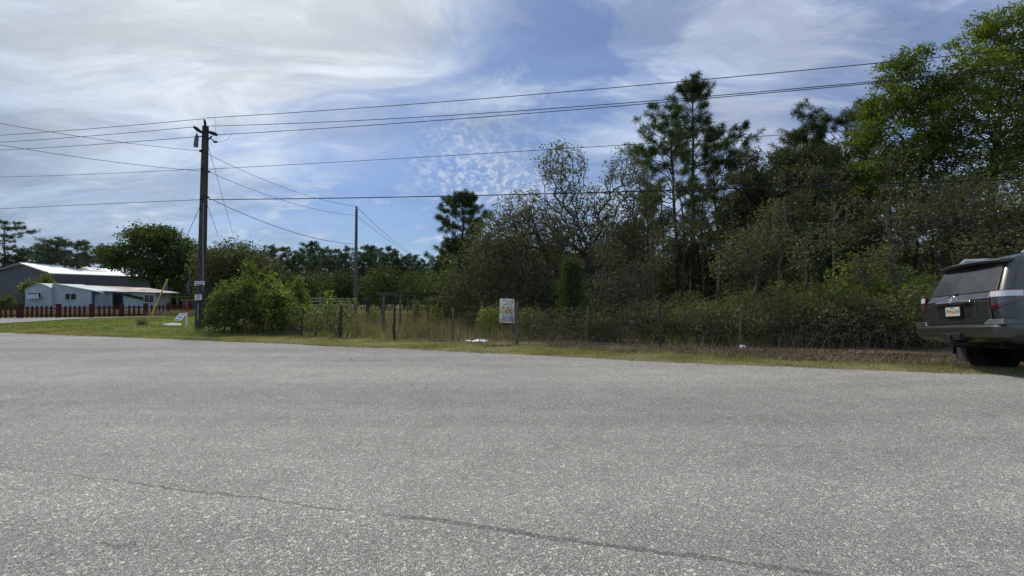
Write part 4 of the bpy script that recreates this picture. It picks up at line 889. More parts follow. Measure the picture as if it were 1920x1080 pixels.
# jumpers
b = MB(); b.tube([W(402,221.5,PY-.2), W(405,232,PY-.3), W(404,245,PY-.3), W(401,250,PY-.28)], .006, 4); b.tube([W(434,251,PY-.6), W(428,261,PY-.5), W(418,265,PY-.4), W(407,266.5,PY-.26)], .006, 4)
o = b.build('jumper_loops', M_wire, pole); o.location = -pole.location
# guy wires with yellow guard
GA = ray(275, 611); GT = W(313,524,17.3)
b0 = Vector(GA); dirg = (Vector(W(380,375,PY-.1))-b0); tt = .40
guy = cable('thin guy wire from the utility pole down to the yellow-sleeved anchor on the lawn', W(380,376,PY-.15), GA, 0., .010, 'guy wire', 4, 'guy_wire', M_wire)
d_ = Vector(W(380,376,PY-.15))-b0; 
b = MB(); kk = (zt(524, b0.y+d_.y*.4)-b0.z)/d_.z; b.tube([d_*.0, d_*kk], .030, 8)
o = b.build('guard', mat('yellow_plastic', (.62,.47,.13), .5, var=.12, vscale=4), guy); o.location = b0
cable('guy wire from the pole top running down behind it to the right', W(387,262,PY+.1), W(437,440,30.), 0., .009, 'guy wire', 4, 'guy_wire')
cable('short guy wire from the middle of the pole running down behind it', W(389,385,PY+.15), W(412,450,26.), 0., .009, 'guy wire', 4, 'guy_wire')
# dead weed tuft by the anchor
rs = np.random.RandomState(3); X = GA[0]-.22+rs.randn(260)*.07; Y = GA[1]+rs.randn(260)*.07
tag(blades('weed_tuft', X, Y, .20+.35*rs.rand(260), .012, .7, L_dead), 'dry brown weed tuft on the lawn left of the yellow guy sleeve', 'weed')
# marker post, fallen sign, slab
q = ray(350.5, 615.5); s = thing('marker_post', 'thin post, red above and white below, left of the utility pole', 'marker post', q)
b = MB(); b.tube([(0,0,-.1),(0,0,.70)], .040, 10); b.build('lower_tube', M_white, s, smooth=True); smooth_angle(s.children[-1])
b = MB(); b.tube([(0,0,.70),(0,0,1.10),(0,0,1.15)], [.046,.046,.02], 10); o = b.build('upper_tube', mat('red_plastic', (.33,.045,.03), .5, var=.15), s, smooth=True); smooth_angle(o)
q = ray(337, 607); zc_ = zt(594, q[1]); s = thing('yard_sign', 'white rectangular yard sign tilted on its side against the red and white post', 'sign', (q[0], q[1], zc_))
cx = [W(325.5,601,q[1]-.1), W(339,601.3,q[1]-.1), W(351,588,q[1]+.05), W(336.5,587.5,q[1]+.05)]; cx = [Vector(p)-s.location for p in cx]
b = MB(); th = Vector((0, .012, .003)); b.hexa([cx[0], cx[1], cx[2], cx[3], cx[0]+th, cx[1]+th, cx[2]+th, cx[3]+th]); b.build('board', mat('bright_white_sign', (.85,.88,.92), .5), s)
M_gy = mat('grey_ink', (.22,.24,.30), .6)
uu = (cx[1]-cx[0]); vv = (cx[3]-cx[0]); b = MB()
for (u0, u1, v0, v1) in [(.15,.85,.84,.92),(.32,.72,.50,.58),(.28,.70,.38,.46),(.12,.62,.08,.16)]:
    P4 = [cx[0]+uu*a+vv*c-Vector((0,.003,.001)) for a, c in [(u0,v0),(u1,v0),(u1,v1),(u0,v1)]]; b.poly(P4)
b.build('print', M_gy, s)
b = MB(); b.tube([cx[0]*.2+cx[3]*.1+Vector((.1,.02,0)), Vector((.05, .02, zc_*-1))], .006, 5); b.build('stake', M_metal, s)
q = [ray(*p) for p in [(303,610.5),(325,607.8),(341,609.2),(340,613),(318,613.2)]]; s = MB(); n5 = len(q)
s.add([(p[0], p[1], .01) for p in q]+[(p[0], p[1], .075) for p in q], [tuple(range(n5, 2*n5))]+[(i, (i+1) % n5, n5+(i+1) % n5, n5+i) for i in range(n5)])
tag(s.build('concrete_slab', mat('old_concrete', (.36,.36,.33), .9, var=.2, vscale=6), None, bevel=.01), 'flat pale concrete slab lying in the lawn left of the utility pole', 'slab')
# ------------------------------------------------------------------ wire fence of the lot
fence = thing('wire_fence', 'sagging wire fence on weathered wooden posts along the overgrown lot', 'fence', (0, 12.5, 0))
fp_px = [(566,634,577,M_post,.03),(638,636,573,M_post,.055),(738,640,577,M_post,.042),(848,641,577,M_postg,.036),(968,649,566,M_postg,.036),(1100,646,574,M_postg,.034),(1236,656,568,M_post,.036),(1387,657,573,M_postg,.032),(1548,652,574,M_postg,.045),(1690,652,578,M_postg,.035)]
prev = None; rs = np.random.RandomState(2); tops = []
for (px, yb, yt, m_, r_) in fp_px:
    X, Y, z = ray(px, yb); H = zt(yt, Y)-z
    b = MB(); k = 6; b.tube([(X+rs.randn()*.012+.03*i/k, Y-12.5+rs.randn()*.01, z-.2+(H+.2)*i/k) for i in range(k+1)], [r_*(1.08-.25*i/k)*(.93+.14*rs.rand()) for i in range(k+1)], 7)
    b.build('post', m_, fence, bevel=.006); tops.append((X, Y, z, H))
b = MB()
for f_ in (.12, .3, .48, .66, .84):
    for a_, c_ in zip(tops[:-1], tops[1:]):
        A = Vector((a_[0], a_[1]-12.5, a_[2]+a_[3]*f_)); B = Vector((c_[0], c_[1]-12.5, c_[2]+c_[3]*f_)); L = (B-A).length; sg = .03+.05*rs.rand()
        b.tube([A.lerp(B, i/8)-Vector((0, 0, sg*4*(i/8)*(1-i/8))) for i in range(9)], .0018, 3)
for a_, c_ in zip(tops[:-1], tops[1:]):
    L = math.hypot(c_[0]-a_[0], c_[1]-a_[1]); k = int(L/.30)
    for i in range(1, k): 
        X = a_[0]+(c_[0]-a_[0])*i/k; Y = a_[1]+(c_[1]-a_[1])*i/k-12.5; z = a_[2]+(c_[2]-a_[2])*i/k; b.tube([(X, Y, z+.1), (X, Y, z+.84*min(a_[3], c_[3]))], .0012, 3)
b.build('wire_mesh', mat('rusty_wire', (.10,.075,.06), .8), fence)
# far cross fence: posts and one line
fence2 = thing('wire_fence', 'far wire fence crossing behind the dry weeds, left of the old arbour', 'fence', (-7, 26, 0))
pts = []
for (px, yb, yt, r_) in [(570,604,566,.10),(612,608,572,.08),(650,602,566,.06),(690,601,560,.12),(716,598,562,.06),(840,600,570,.07)]:
    X, Y, z = ray(px, yb); b = MB(); b.tube([(X+7, Y-26, -.2), (X+7, Y-26, zt(yt, Y))], r_, 7); b.build('post', M_post, fence2); pts.append((X+7, Y-26, zt(yt, Y)))
b = MB()
for f_ in (.95, .7, .45, .2):
    for a_, c_ in zip(pts[:-1], pts[1:]): b.tube([(a_[0], a_[1], a_[2]*f_), (c_[0], c_[1], c_[2]*f_)], .003, 3)
b.build('wire_mesh', MAT['rusty_wire'], fence2)
# pipe gate seen behind
q = ray(600, 590); gt = thing('pipe_gate', 'low galvanised gate panel far behind the thin bushes', 'gate', (q[0], q[1], 0)); b = MB()
for z in (.25, .5, .75, 1.0, 1.2): b.tube([(-2.2, 0, z), (2.2, 0, z)], .025, 5)
for x in (-2.2, 0, 2.2): b.tube([(x, 0, .0), (x, 0, 1.22)], .03, 6)
b.build('panel', M_metal, gt)
# old arbour
ar = thing('grape_arbour', 'old arbour of grey posts under a loose roof of weathered slats', 'arbour', (at(760, 18.5), 18.5, 0)); Lo = ar.location
tp_ = []
for (px, yb, yt, r_) in [(718.5,622,553,.062),(750,619,558,.045),(779,614,556,.045),(803,611,557,.048),(764,604,556,.036)]:
    X, Y, z = ray(px, yb); b = MB(); z1 = 1.42; b.tube([(X-Lo.x, Y-Lo.y, -.2), (X-Lo.x+.02, Y-Lo.y, z1)], [r_, r_*.85], 7); b.build('post', M_postg, ar); tp_.append((X-Lo.x, Y-Lo.y))
b = MB(); rs = np.random.RandomState(12)
A = Vector((at(708,17.2)-Lo.x, 17.2-Lo.y, 1.44)); B = Vector((at(808,20.6)-Lo.x, 20.6-Lo.y, 1.40))
b.bar(A, B, .05, .05); A2 = A+Vector((1.2, 2.6, .03)); B2 = B+Vector((.8, 2.4, .03)); b.bar(A2, B2, .05, .05); b.build('beam', M_postg, ar)
b = MB()
for i in range(17):
    f_ = (i+.5)/17+rs.randn()*.01; a_ = A.lerp(B, f_); c_ = A2.lerp(B2, f_+rs.randn()*.03); d_ = (c_-a_)*(.12+.1*rs.rand()); b.bar(a_-d_+Vector((0,0,.055+.02*rs.rand())), c_+d_+Vector((0,0,.05)), .055, .018)
b.build('slat_roof', M_postg, ar)
# ------------------------------------------------------------------ hand-painted board
X, Y, z = ray(950, 628.5); BY = 14.2
bd = thing('painted_board', 'faded hand-painted for-sale board on two stakes, half covered by leaves', 'sign', (at(950.5, BY), BY, 0)); Lb = bd.location
M_bd = mat('faded_board', (.88,.84,.66), .8, col2=(.90,.88,.80), vscale=5)
q = [Vector(W(*p, BY))-Lb for p in [(936.5,604.5),(964.8,606.3),(964.5,560.5),(937,559.7)]]; th = Vector((0, .02, 0))
b = MB(); b.hexa([q[0]+th, q[1]+th, q[1], q[0], q[3]+th, q[2]+th, q[2], q[3]]); b.build('board', M_bd, bd, bevel=.004)
for px in (938.2, 964.5):
    b = MB(); x = at(px, BY)-Lb.x; b.bar((x, .045, -.2), (x, .045, zt(568, BY)), .045, .04); b.build('stake', M_postg, bd)
def bp(px, py): v = Vector(W(px, py, BY))-Lb; return v
def patch(px0, py0, px1, py1, m, name='paint_patch', dy=.002):
    a, c = bp(px0, py1), bp(px1, py0); b = MB(); b.box(a.x, c.x, -dy-.001, -dy, a.z, c.z); return b.build(name, m, bd)
patch(941, 589.6, 964, 595.3, mat('faded_cyan', (.45,.68,.74), .8, var=.15, vscale=9))
patch(937.6, 596.8, 964.4, 603.8, mat('faded_pink', (.84,.66,.56), .8, var=.1, vscale=9))
patch(938, 579.5, 948, 588.5, mat('faded_yellow', (.88,.82,.35), .8, var=.1, vscale=9))
patch(948.6, 580., 964, 588.5, mat('faded_peach', (.86,.66,.50), .8, var=.1, vscale=9))
M_red = mat('faded_red', (.42,.10,.08), .8); M_olv = mat('olive_paint', (.36,.30,.07), .8); M_pur = mat('violet_paint', (.30,.30,.42), .8)
for s_, sz, m_, px, py, fw in [('FOR', .20, M_olv, 944, 584.5, .62), ('SALE', .19, M_red, 957, 584.5, .66), ('544-7450', .165, M_red, 951.3, 600.3, .68), ('N', .13, M_pur, 946, 562.6, .8)]:
    t = text(s_, sz, m_, bd, font_w=fw); t.rotation_euler = (R(90), R(2) if s_ != 'N' else 0, 0); p = bp(px, py); t.location = (p.x, -.0065, p.z)
b = MB()
for (a, c) in [((943,590),(945.5,595)),((945.5,595),(942,595.5)),((946,591),(944,593)),((953,590),(955,595.5)),((960,590),(958,595.3)),((963,590),(960,595.3)),((941,595.6),(964,596.4)),((938.8,574),(941.5,577.5))]:
    A, B = bp(*a), bp(*c); b.bar(A+Vector((0,-.005,0)), B+Vector((0,-.005,0)), .014, .004)
b.build('brush_strokes', mat('dark_teal_paint', (.05,.10,.10), .8), bd)
rs = np.random.RandomState(6); P = []
for (px, py, r_) in [(957,563,2.6),(960,566,2.4),(953,568,2.8),(948,571,2.4),(945,576,2.2),(953,577,2.6),(970,573,3.),(956,571,2.2),(962,562,1.8)]:
    for _ in range(5): P.append(bp(px+rs.randn()*r_*.6, py+rs.randn()*r_*.6)+Vector((0, -.10-.10*rs.rand(), 0)))
P = np.array([tuple(p+Lb) for p in P]); V, Fc = cards(P, .05+.04*rs.rand(len(P)), .6, rs)
vine = thing('leafy_sapling', 'thin green sapling growing up in front of the hand-painted board', 'sapling', (Lb.x+.15, BY-.2, 0))
mobj('leaves', V-np.array(vine.location), Fc, L_bush, vine)
b = MB(); b.tube([(0,0,0), (.05,.02,.5), (-.05,.03,.95), (.06,.02,1.3)], [.012,.010,.008,.005], 5); b.tube([(-.05,.03,.9), (.15,.0,1.15), (.22,0,1.3)], .005, 4); b.build('stem', M_barkl, vine)
# ------------------------------------------------------------------ litter
def sheet(name, label, px, py, wx, wy, h, m, seed):
    rs = np.random.RandomState(seed); X, Y, z = ray(px, py); V = []; Fc = []
    nx_, ny_ = 12, 8
    for j in range(ny_+1):
        for i in range(nx_+1):
            u, v = i/nx_-.5, j/ny_-.5; e = 1-.25*abs(math.sin(i*1.3+seed))*abs(v)*2
            V.append((X+u*wx*e, Y+v*wy*e, z+.06+h*max(0, (1-(2*u)**2)*(1-(2*v)**2))*(.5+.7*rs.rand())+.012*rs.rand()))
    for j in range(ny_):
        for i in range(nx_): k = j*(nx_+1)+i; Fc.append((k, k+1, k+nx_+2, k+nx_+1))
    o = mobj(name, np.array(V), Fc, m); sm = o.modifiers.new('thick', 'SOLIDIFY'); sm.thickness = .006
    return tag(o, label, 'litter')
M_lit = mat('white_plastic_litter', (.74,.76,.78), .45, var=.04)
sheet('plastic_sheet', 'crumpled white plastic sheet in the dry weeds below and left of the board', 901, 643.5, .50, .5, .055, M_lit, 1)
sheet('plastic_scrap', 'thin white scrap just left of the crumpled white sheet', 878, 643, .20, .3, .02, M_lit, 2)
sheet('plastic_scrap', 'small pale yellow scrap right of the leg of the board', 980, 630, .35, .25, .08, mat('pale_yellow_litter', (.55,.55,.36), .6, var=.2, vscale=14), 3)
sheet('plastic_bag', 'small crumpled white plastic bag at the foot of a grey fence post', 1392, 658.5, .19, .22, .10, M_lit, 4)
# fallen pale limb in the thicket
cable('pale fallen limb lying level across the brush right of the slim pine', W(1360,552,15.5), W(1420,554,15.8), -.05, .028, 'fallen limb', 6, 'fallen_limb', M_barkl)
# ------------------------------------------------------------------ red picket fence and the houses on the left
M_redf = mat('dark_red_paint', (.070,.013,.012), .8, var=.25, vscale=5)
pf = thing('picket_fence', 'dark red wooden picket fence along the side road', 'fence', ray(165, 596.2)); Lp = pf.location
line = [(-300,600.5),(-120,599),(16,597.8),(39,597.5),(110,596.8),(172,596.2),(228,595),(273,593.6),(316,592.2),(357,591)]
G = [Vector(ray(*p))-Lp for p in line]
def along(px): 
    for (a, b_, A, B) in zip(line[:-1], line[1:], G[:-1], G[1:]):
        if a[0] <= px <= b_[0]:
            # walk in the world, not in the picture
            X = (px-960)/F; a0, b0 = A+Lp, B+Lp; t_ = (X*a0.y-a0.x)/((b0.x-a0.x)-X*(b0.y-a0.y)); return A.lerp(B, t_)
    return G[-1]
segs = list(zip(G[:-1], G[1:])); FH = .78
post_px = [-120, 39, 110, 172, 228, 273, 316, 357]
for p in post_px:
    q = along(p); b = MB(); b.box(q.x-.10, q.x+.10, q.y-.08, q.y+.08, -.1, FH+.10); b.box(q.x-.10, q.x+.10, q.y-.10, q.y+.10, FH+.10, FH+.12); b.build('post', M_redf, pf)
br = MB()
bounds = [-300]+post_px
panels = [MB() for _ in post_px]
for A, B in segs:
    L = (B-A).length; d = (B-A)/L; nrm_ = Vector((-d.y, d.x, 0)); k = max(1, int(round(L/.237)))
    for i in range(k):
        c = A.lerp(B, (i+.5)/k)
        if min((c-along(p)).length for p in post_px) < .13: continue
        bp_ = panels[min(range(len(post_px)), key=lambda n: 0 if (along(post_px[n]).x >= c.x) and (n == 0 or along(post_px[n-1]).x < c.x) else 1)]
        w2 = .058; a_ = c-d*w2; e_ = c+d*w2; f0 = -nrm_*.035; f1 = -nrm_*.055; z0, z1, z2 = .06, FH-.05, FH
        base = [a_+f0, e_+f0, e_+f1, a_+f1]; bp_.hexa([p+Vector((0,0,z0)) for p in base]+[p+Vector((0,0,z1)) for p in base])
        i_ = [c-d*w2*.55+f0, c+d*w2*.55+f0, c+d*w2*.55+f1, c-d*w2*.55+f1]; bp_.hexa([p+Vector((0,0,z1)) for p in base]+[p+Vector((0,0,z2)) for p in i_])
    for z in (.17, .62): 
        P4 = [A-nrm_*.033, B-nrm_*.033, B+nrm_*.01, A+nrm_*.01]; br.hexa([p+Vector((0,0,z-.035)) for p in P4]+[p+Vector((0,0,z+.035)) for p in P4])
[p_.build('picket_panel', M_redf, pf) for p_ in panels if p_.V]; br.build('rails', M_redf, pf)
# ---- helpers for the buildings
def siding(name, col, step, dark=.55, rustc=None, vertical=False, var=.12):
    def f(n, b, tc):
        s = n.n('ShaderNodeSeparateXYZ'); n.l(tc, s.inputs[0]); c = s.outputs[0] if vertical else s.outputs[2]
        fr = n.m('FRACT', n.m('DIVIDE', c, step)); line = n.map(fr, .86, .96, 1., dark)
        st = n.map(n.noise(tc, .9, 6, .65, sca=(1, 1, .4)), .35, .7, 1+var, 1-var)
        k = n.n('ShaderNodeVectorMath', operation='SCALE'); n.l(n.m('MULTIPLY', line, st), k.inputs['Scale'])
        cc = (*col, 1)
        if rustc: cc = n.mix(n.map(n.noise(tc, .8, 8, .7, .6, sca=(1, 1, 1)), .40, .56), (*col, 1), (*rustc, 1))
        n.put(k.inputs[0], cc if rustc else tuple(col)); n.l(k.outputs[0], b.inputs['Base Color']); b.inputs['Roughness'].default_value = .6
    return surf(name, f, None)
M_blue = siding('pale_blue_siding', (.40,.475,.50), .16, .72); M_bluep = mat('pale_blue_sheet', (.39,.465,.49), .6, var=.14, vscale=1.6)
M_rust = siding('rusty_tin', (.47,.46,.44), .24, .75, rustc=(.24,.16,.125), vertical=True); M_barnw = siding('grey_barn_siding', (.085,.088,.105), .30, .62)
M_barnr = mat('white_tin_roof', (.88,.89,.90), .38, spec=.8, var=.03, vscale=1); M_dark = mat('dark_opening', (.012,.014,.016), .4)
M_glass = mat('window_glass', (.02,.025,.03), .08, spec=.6); M_navy = mat('navy_trim', (.03,.07,.13), .6)
def wallpoly(name, pts, m, parent, th=.12, dirv=(0, 1, 0)):
    P = [Vector(p) for p in pts]; d = Vector(dirv)*th; n_ = len(P)
    return MB().add(P+[p+d for p in P], [tuple(range(n_)), tuple(range(n_, 2*n_))[::-1]]+[(i, n_+i, n_+(i+1) % n_, (i+1) % n_) for i in range(n_)]).build(name, m, parent)
# ---- grey metal barn
BYa = 52.
bn = thing('metal_barn', 'long dark grey metal barn with a bright white roof at the left edge', 'barn', (at(100, BYa), BYa, 0)); Lo = bn.location
def rel(px, py, Y, o=Lo): return Vector(W(px, py, Y))-o
def rg(px, Y, z, o=Lo): return Vector((at(px, Y), Y, z))-o
xL, xR = -22, 100; peakp = rel(41, 496, 55.); eL = rel(-24, 513.5, 57.); eR_ = rel(101, 514, BYa)
gl = rg(-24, 57., 0); gr = rg(101, BYa, 0)
wallpoly('gable_wall', [gl, gr, eR_, peakp, eL], M_barnw, bn, .2, (.3, 1, 0))
farE = rel(286, 520.5, 64.); farG = rg(286, 64., 0); wallpoly('side_wall', [gr+Vector((.02,0,0)), farG, farE, eR_+Vector((.02,0,0))], M_barnw, bn, .2, (-.2, 1, 0))
farP = rel(205, 506.5, 70.)
up_ = Vector((0, 0, .10)); ov = Vector((0, -.25, 0))
b = MB(); P4 = [eR_+ov+Vector((-.2,0,.02)), farE+ov+Vector((.3,0,.02)), farP+Vector((0,0,.12)), peakp+ov+Vector((0,0,.12))]; b.hexa(P4+[p+up_ for p in P4]); b.build('roof', M_barnr, bn)
b = MB(); P4 = [eL+ov, peakp+ov+Vector((0,0,.12)), farP+Vector((0,0,.12)), farP+(eL-peakp)]; b.hexa(P4+[p+up_ for p in P4]); b.build('roof', M_barnr, bn)
b = MB(); b.bar(eL+ov+Vector((0,-.05,0)), peakp+ov+Vector((0,-.05,.14)), .06, .16); b.bar(peakp+ov+Vector((0,-.05,.14)), eR_+ov+Vector((0,-.05,0)), .06, .16); b.build('eave_trim', mat('grey_trim', (.22,.23,.25), .6), bn)
# ---- pale blue trailer + addition
TY = 33.
tr_ = thing('blue_trailer', 'small pale blue caravan-like shed with an arched roof and propped awning window', 'trailer', (at(70, TY), TY, 0)); Lt = tr_.location
Q = lambda px, py, Y: Vector(W(px, py, Y))-Lt
gz = lambda px, Y: Vector((at(px, Y), Y, 0))-Lt
pr = [gz(47,TY), gz(95,TY), Q(95.6,540.5,TY), Q(88,536.5,TY), Q(79,533.2,TY), Q(70,532.2,TY), Q(58,537.5,TY), Q(49,542,TY), Q(47,544,TY)]
wallpoly('front_wall', pr, M_bluep, tr_, 3.2)
arch = [Vector(p) for p in pr[2:]]; b = MB()
for a_, c_ in zip(arch[:-1], arch[1:]): b.hexa([a_+Vector((0,-.05,.0)), c_+Vector((0,-.05,.0)), c_+Vector((0,3.3,.0)), a_+Vector((0,3.3,.0)), a_+Vector((0,-.05,.05)), c_+Vector((0,-.05,.05)), c_+Vector((0,3.3,.05)), a_+Vector((0,3.3,.05))])
b.build('roof', mat('blue_grey_roof', (.30,.36,.38), .6, var=.15), tr_)
aw = MB(); aw.hexa([Q(50,560,TY-.45), Q(73,559.5,TY-.45), Q(73.5,559.5,TY-.42), Q(50.5,560,TY-.42), Q(52,551,TY-.01), Q(72,550.5,TY-.01), Q(72,550.3,TY+.01), Q(52,550.8,TY+.01)]); aw.build('awning', M_bluep, tr_)
b = MB(); p0, p1 = Q(53,559,TY), Q(76,549.5,TY); b.box(p0.x, p1.x, -.02, .0, p0.z, p1.z); wn = b.build('window', M_dark, tr_)
# the clapboard shed next to it
AY = 33.3
ad = thing('clapboard_shed', 'pale blue clapboard shed joined to the caravan, under a low pitched tin roof', 'shed', (at(130, AY), AY, 0)); La = ad.location
Q = lambda px, py, Y: Vector(W(px, py, Y))-La
gz = lambda px, Y: Vector((at(px, Y), Y, 0))-La
wallpoly('front_wall', [gz(96.2,AY), gz(173,AY), Q(173,544.8,AY), Q(150,540,AY), Q(110,533.8,AY), Q(98,533.6,AY), Q(96.4,540,AY)], M_blue, ad, 3.)
b = MB(); P4 = [Q(172,544,AY-.25)+Vector((-.0,0,0)), Q(193,549.2,AY-.35), Q(182,547,AY+3.2), Q(168,540,AY+3.2)]
top4 = [Q(100,531.8,AY-.12), Q(193,549.0,AY-.12), Q(188,547,AY+3.2), Q(100,532,AY+3.2)]; b.hexa(top4+[p+Vector((0,0,.06)) for p in top4]); b.build('roof', M_barnr, ad)
p0, p1 = Q(123.5,561.3,AY), Q(142,551,AY); b = MB(); b.box(p0.x, p1.x, -.03, .0, p0.z, p1.z); wn = b.build('window', M_dark, ad)
b = MB(); xm = (p0.x+p1.x)/2; b.box(xm-.02, xm+.05, -.05, -.03, p0.z, p1.z); b.box(p0.x-.04, p1.x+.04, -.055, -.03, p0.z-.05, p0.z); b.box(p0.x-.04, p1.x+.04, -.055, -.03, p1.z, p1.z+.05); b.build('frame', M_bluep, wn)
b = MB(); p0, p1 = Q(173.3,577,AY), Q(176.3,546,AY); b.box(p0.x, p1.x, -.05, .05, 0, p1.z); b.build('corner_trim', M_navy, ad)
# main low house
HY = 34.6
hs_ = thing('tin_roof_house', 'low pale blue clapboard house with a rusty tin roof reaching out as a lean-to', 'house', (at(235, HY), HY, 0)); Lh = hs_.location
Q = lambda px, py, Y: Vector(W(px, py, Y))-Lh
gz = lambda px, Y: Vector((at(px, Y), Y, 0))-Lh
wallpoly('front_wall', [gz(177,HY), gz(293,HY), Q(293,549.6,HY), Q(177,547.4,HY)], M_blue, hs_, 1.5)
b = MB(); P4 = [Q(168,546.6,HY-.35), Q(337,550.2,HY-.1), Q(278,540.8,HY+6.), Q(103,533.6,HY+3.6)]; b.hexa(P4+[p+Vector((0,0,.05)) for p in P4]); b.build('roof', M_rust, hs_)
b = MB(); p0, p1 = Q(214,580,HY), Q(229,551.8,HY); b.box(p0.x, p1.x, -.03, .0, 0, p1.z); dr_ = b.build('door', M_dark, hs_)
b = MB(); b.box(p0.x-.09, p0.x, -.05, .0, 0, p1.z+.09); b.box(p1.x, p1.x+.09, -.05, .0, 0, p1.z+.09); b.box(p0.x, p1.x, -.05, .0, p1.z, p1.z+.09); b.build('frame', M_navy, dr_)
p0, p1 = Q(272,566.8,HY), Q(289,553.2,HY); b = MB(); b.box(p0.x, p1.x, -.03, .0, p0.z, p1.z); wn = b.build('window', M_glass, hs_)
b = MB(); b.box(p0.x-.07, p0.x, -.05, .0, p0.z-.07, p1.z+.07); b.box(p1.x, p1.x+.07, -.05, .0, p0.z-.07, p1.z+.07); b.box(p0.x, p1.x, -.05, .0, p1.z, p1.z+.07); b.box(p0.x, p1.x, -.05, .0, p0.z-.07, p0.z)
b.box((p0.x+p1.x)/2-.012, (p0.x+p1.x)/2+.012, -.045, -.03, p0.z, p1.z)
b.build('frame', M_bluep, wn)
rs = np.random.RandomState(9); P = []
for i in range(260):
    f_ = i/260; px = 232+36*f_; py = 552+8.2*f_+rs.randn()*.5*(1+f_); P.append(Vector(W(px, py, HY-.12))-Lh)
P = np.array([tuple(p) for p in P]); V, Fc = cards(P, .10+.10*rs.rand(len(P)), .6, rs); vn = thing('wall_vine', 'dark straggly vine hanging diagonally across the pale blue house wall', 'vine', hs_.location); mobj('leaves', V, Fc, L_oak, vn)
for px in (318, 333):
    b = MB(); b.bar(gz(px, HY+.1), Q(px, 549.8, HY+.1), .09, .09); b.build('lean_to_post', M_postg, hs_)
# board fence on the left
bf = thing('board_fence', 'weathered grey upright board fence left of the pale blue caravan', 'fence', (at(20, 33.8), 33.8, 0)); Lf = bf.location
b = MB(); x = at(-120, 33.8)-Lf.x; xe = at(46, 33.8)-Lf.x; rs = np.random.RandomState(4); zt_ = zt(550.3, 33.8)
while x < xe-.15: b.box(x, x+.14, -.01+rs.rand()*.01, .015, .05, zt_-.02+rs.rand()*.04); x += .155
b.build('boards', M_postg, bf); b = MB(); b.box(at(-120,33.8)-Lf.x, xe, .02, .06, .5, .6); b.box(at(-120,33.8)-Lf.x, xe, .02, .06, zt_-.3, zt_-.2); b.build('rails', M_post, bf)
# feather banners, hedge, low wall, parked vehicle
M_ban = mat('slate_blue_cloth', (.075,.10,.16), .8, var=.2, vscale=5)
for px, y0, y1, Y, lb in [(312.5,527.5,549.5,37.,'narrow slate-blue banner hanging behind the lean-to roof end'),(354,528,552.5,35.,'narrow slate-blue banner on a dark pole, left of the utility pole')]:
    s = thing('banner', lb, 'banner', (at(px, Y), Y, 0)); z0, z1 = zt(y1, Y), zt(y0, Y)
    b = MB(); b.tube([(.13,0,-.1), (.13,0,z1+.03)], .03, 6); b.build('pole', M_wire, s)
    b = MB(); V = []; 
    for i in range(9):
        f_ = i/8; z = z0+(z1-z0)*f_; wv_ = .03*math.sin(f_*7); wd = .22*(.45+.55*ss(f_*2.2)); V += [(.10-wd, wv_, z), (.10, wv_*.3, z)]
    b.add(V, [(2*i, 2*i+1, 2*i+3, 2*i+2) for i in range(8)]); o = b.build('cloth', M_ban, s); o.modifiers.new('thick', 'SOLIDIFY').thickness = .01
rs = np.random.RandomState(14); n_ = 9000; q = 40.; x0, x1 = at(300,q), at(366,q); P = np.stack([x0+(x1-x0)*rs.rand(n_), q+.8*rs.rand(n_), zt(556,q)*rs.rand(n_)**.8], 1); V, Fc = cards(P, .09+.06*rs.rand(n_), .7, rs)
tag(mobj('hedge', V-np.array([x0, q, 0]), Fc, L_oak), 'clipped dark hedge behind the lean-to, left of the utility pole', 'hedge').location = (x0, q, 0)
s = thing('garden_wall', 'low pale block wall just left of the utility pole', 'wall', (at(358, 37.5), 37.5, 0)); b = MB(); zz = zt(563.5, 37.5); b.box(-.75, 1.1, 0, .2, 0, zz); b.build('blocks', mat('dull_block', (.10,.105,.11), .9, var=.2), s, bevel=.01); b = MB(); b.box(-.85, 1.2, -.03, .23, zz, zz+.10); b.build('cap', mat('tan_cap', (.30,.27,.20), .9, var=.15), s)
# ------------------------------------------------------------------ the parked vehicle (x forward, y left, z up, origin under the rear bumper)
M_paint = mat('dark_grey_paint', (.050,.053,.049), .30, metal=.4, spec=.5, coat=1.)
M_plast = mat('black_trim', (.020,.021,.022), .55, spec=.4); M_under = mat('underbody', (.012,.012,.013), .9); M_tyre = mat('tyre_rubber', (.028,.028,.028), .85, bump=.3, bscale=60)
M_rim = mat('alloy', (.30,.31,.32), .35, metal=.8); M_tint = mat('tinted_glass', (.010,.011,.012), .04, spec=.9, coat=.5)
M_rwin = mat("reflection_mottled_glass", (.050,.050,.046), .16, spec=.8, coat=.25, col2=(.018,.018,.018), vscale=3.5)  # mottle in the glass colour stands in for reflected trees
M_chr = mat("chrome", (.75,.76,.78), .12, metal=1.); M_clear = mat('clear_lamp', (.72,.74,.76), .10, spec=.8, coat=1.); M_redl = mat('red_lamp', (.16,.010,.012), .12, spec=.7, coat=1.)
M_smoke = mat('smoked_lamp', (.06,.055,.06), .12, spec=.7, coat=1.); M_silver = mat('silver_rail', (.60,.61,.63), .30, metal=.6)
car = thing('parked_suv', 'dark grey four-wheel-drive parked on the verge at the right edge, seen from behind', 'car')
CX, CY, CYAW, CROLL = 7.19, 7.37, -.155, -.086
car.location = (CX, CY, CH-1.177); car.rotation_euler = (CROLL, 0, CYAW); car.scale = (1., .95, 1.04)
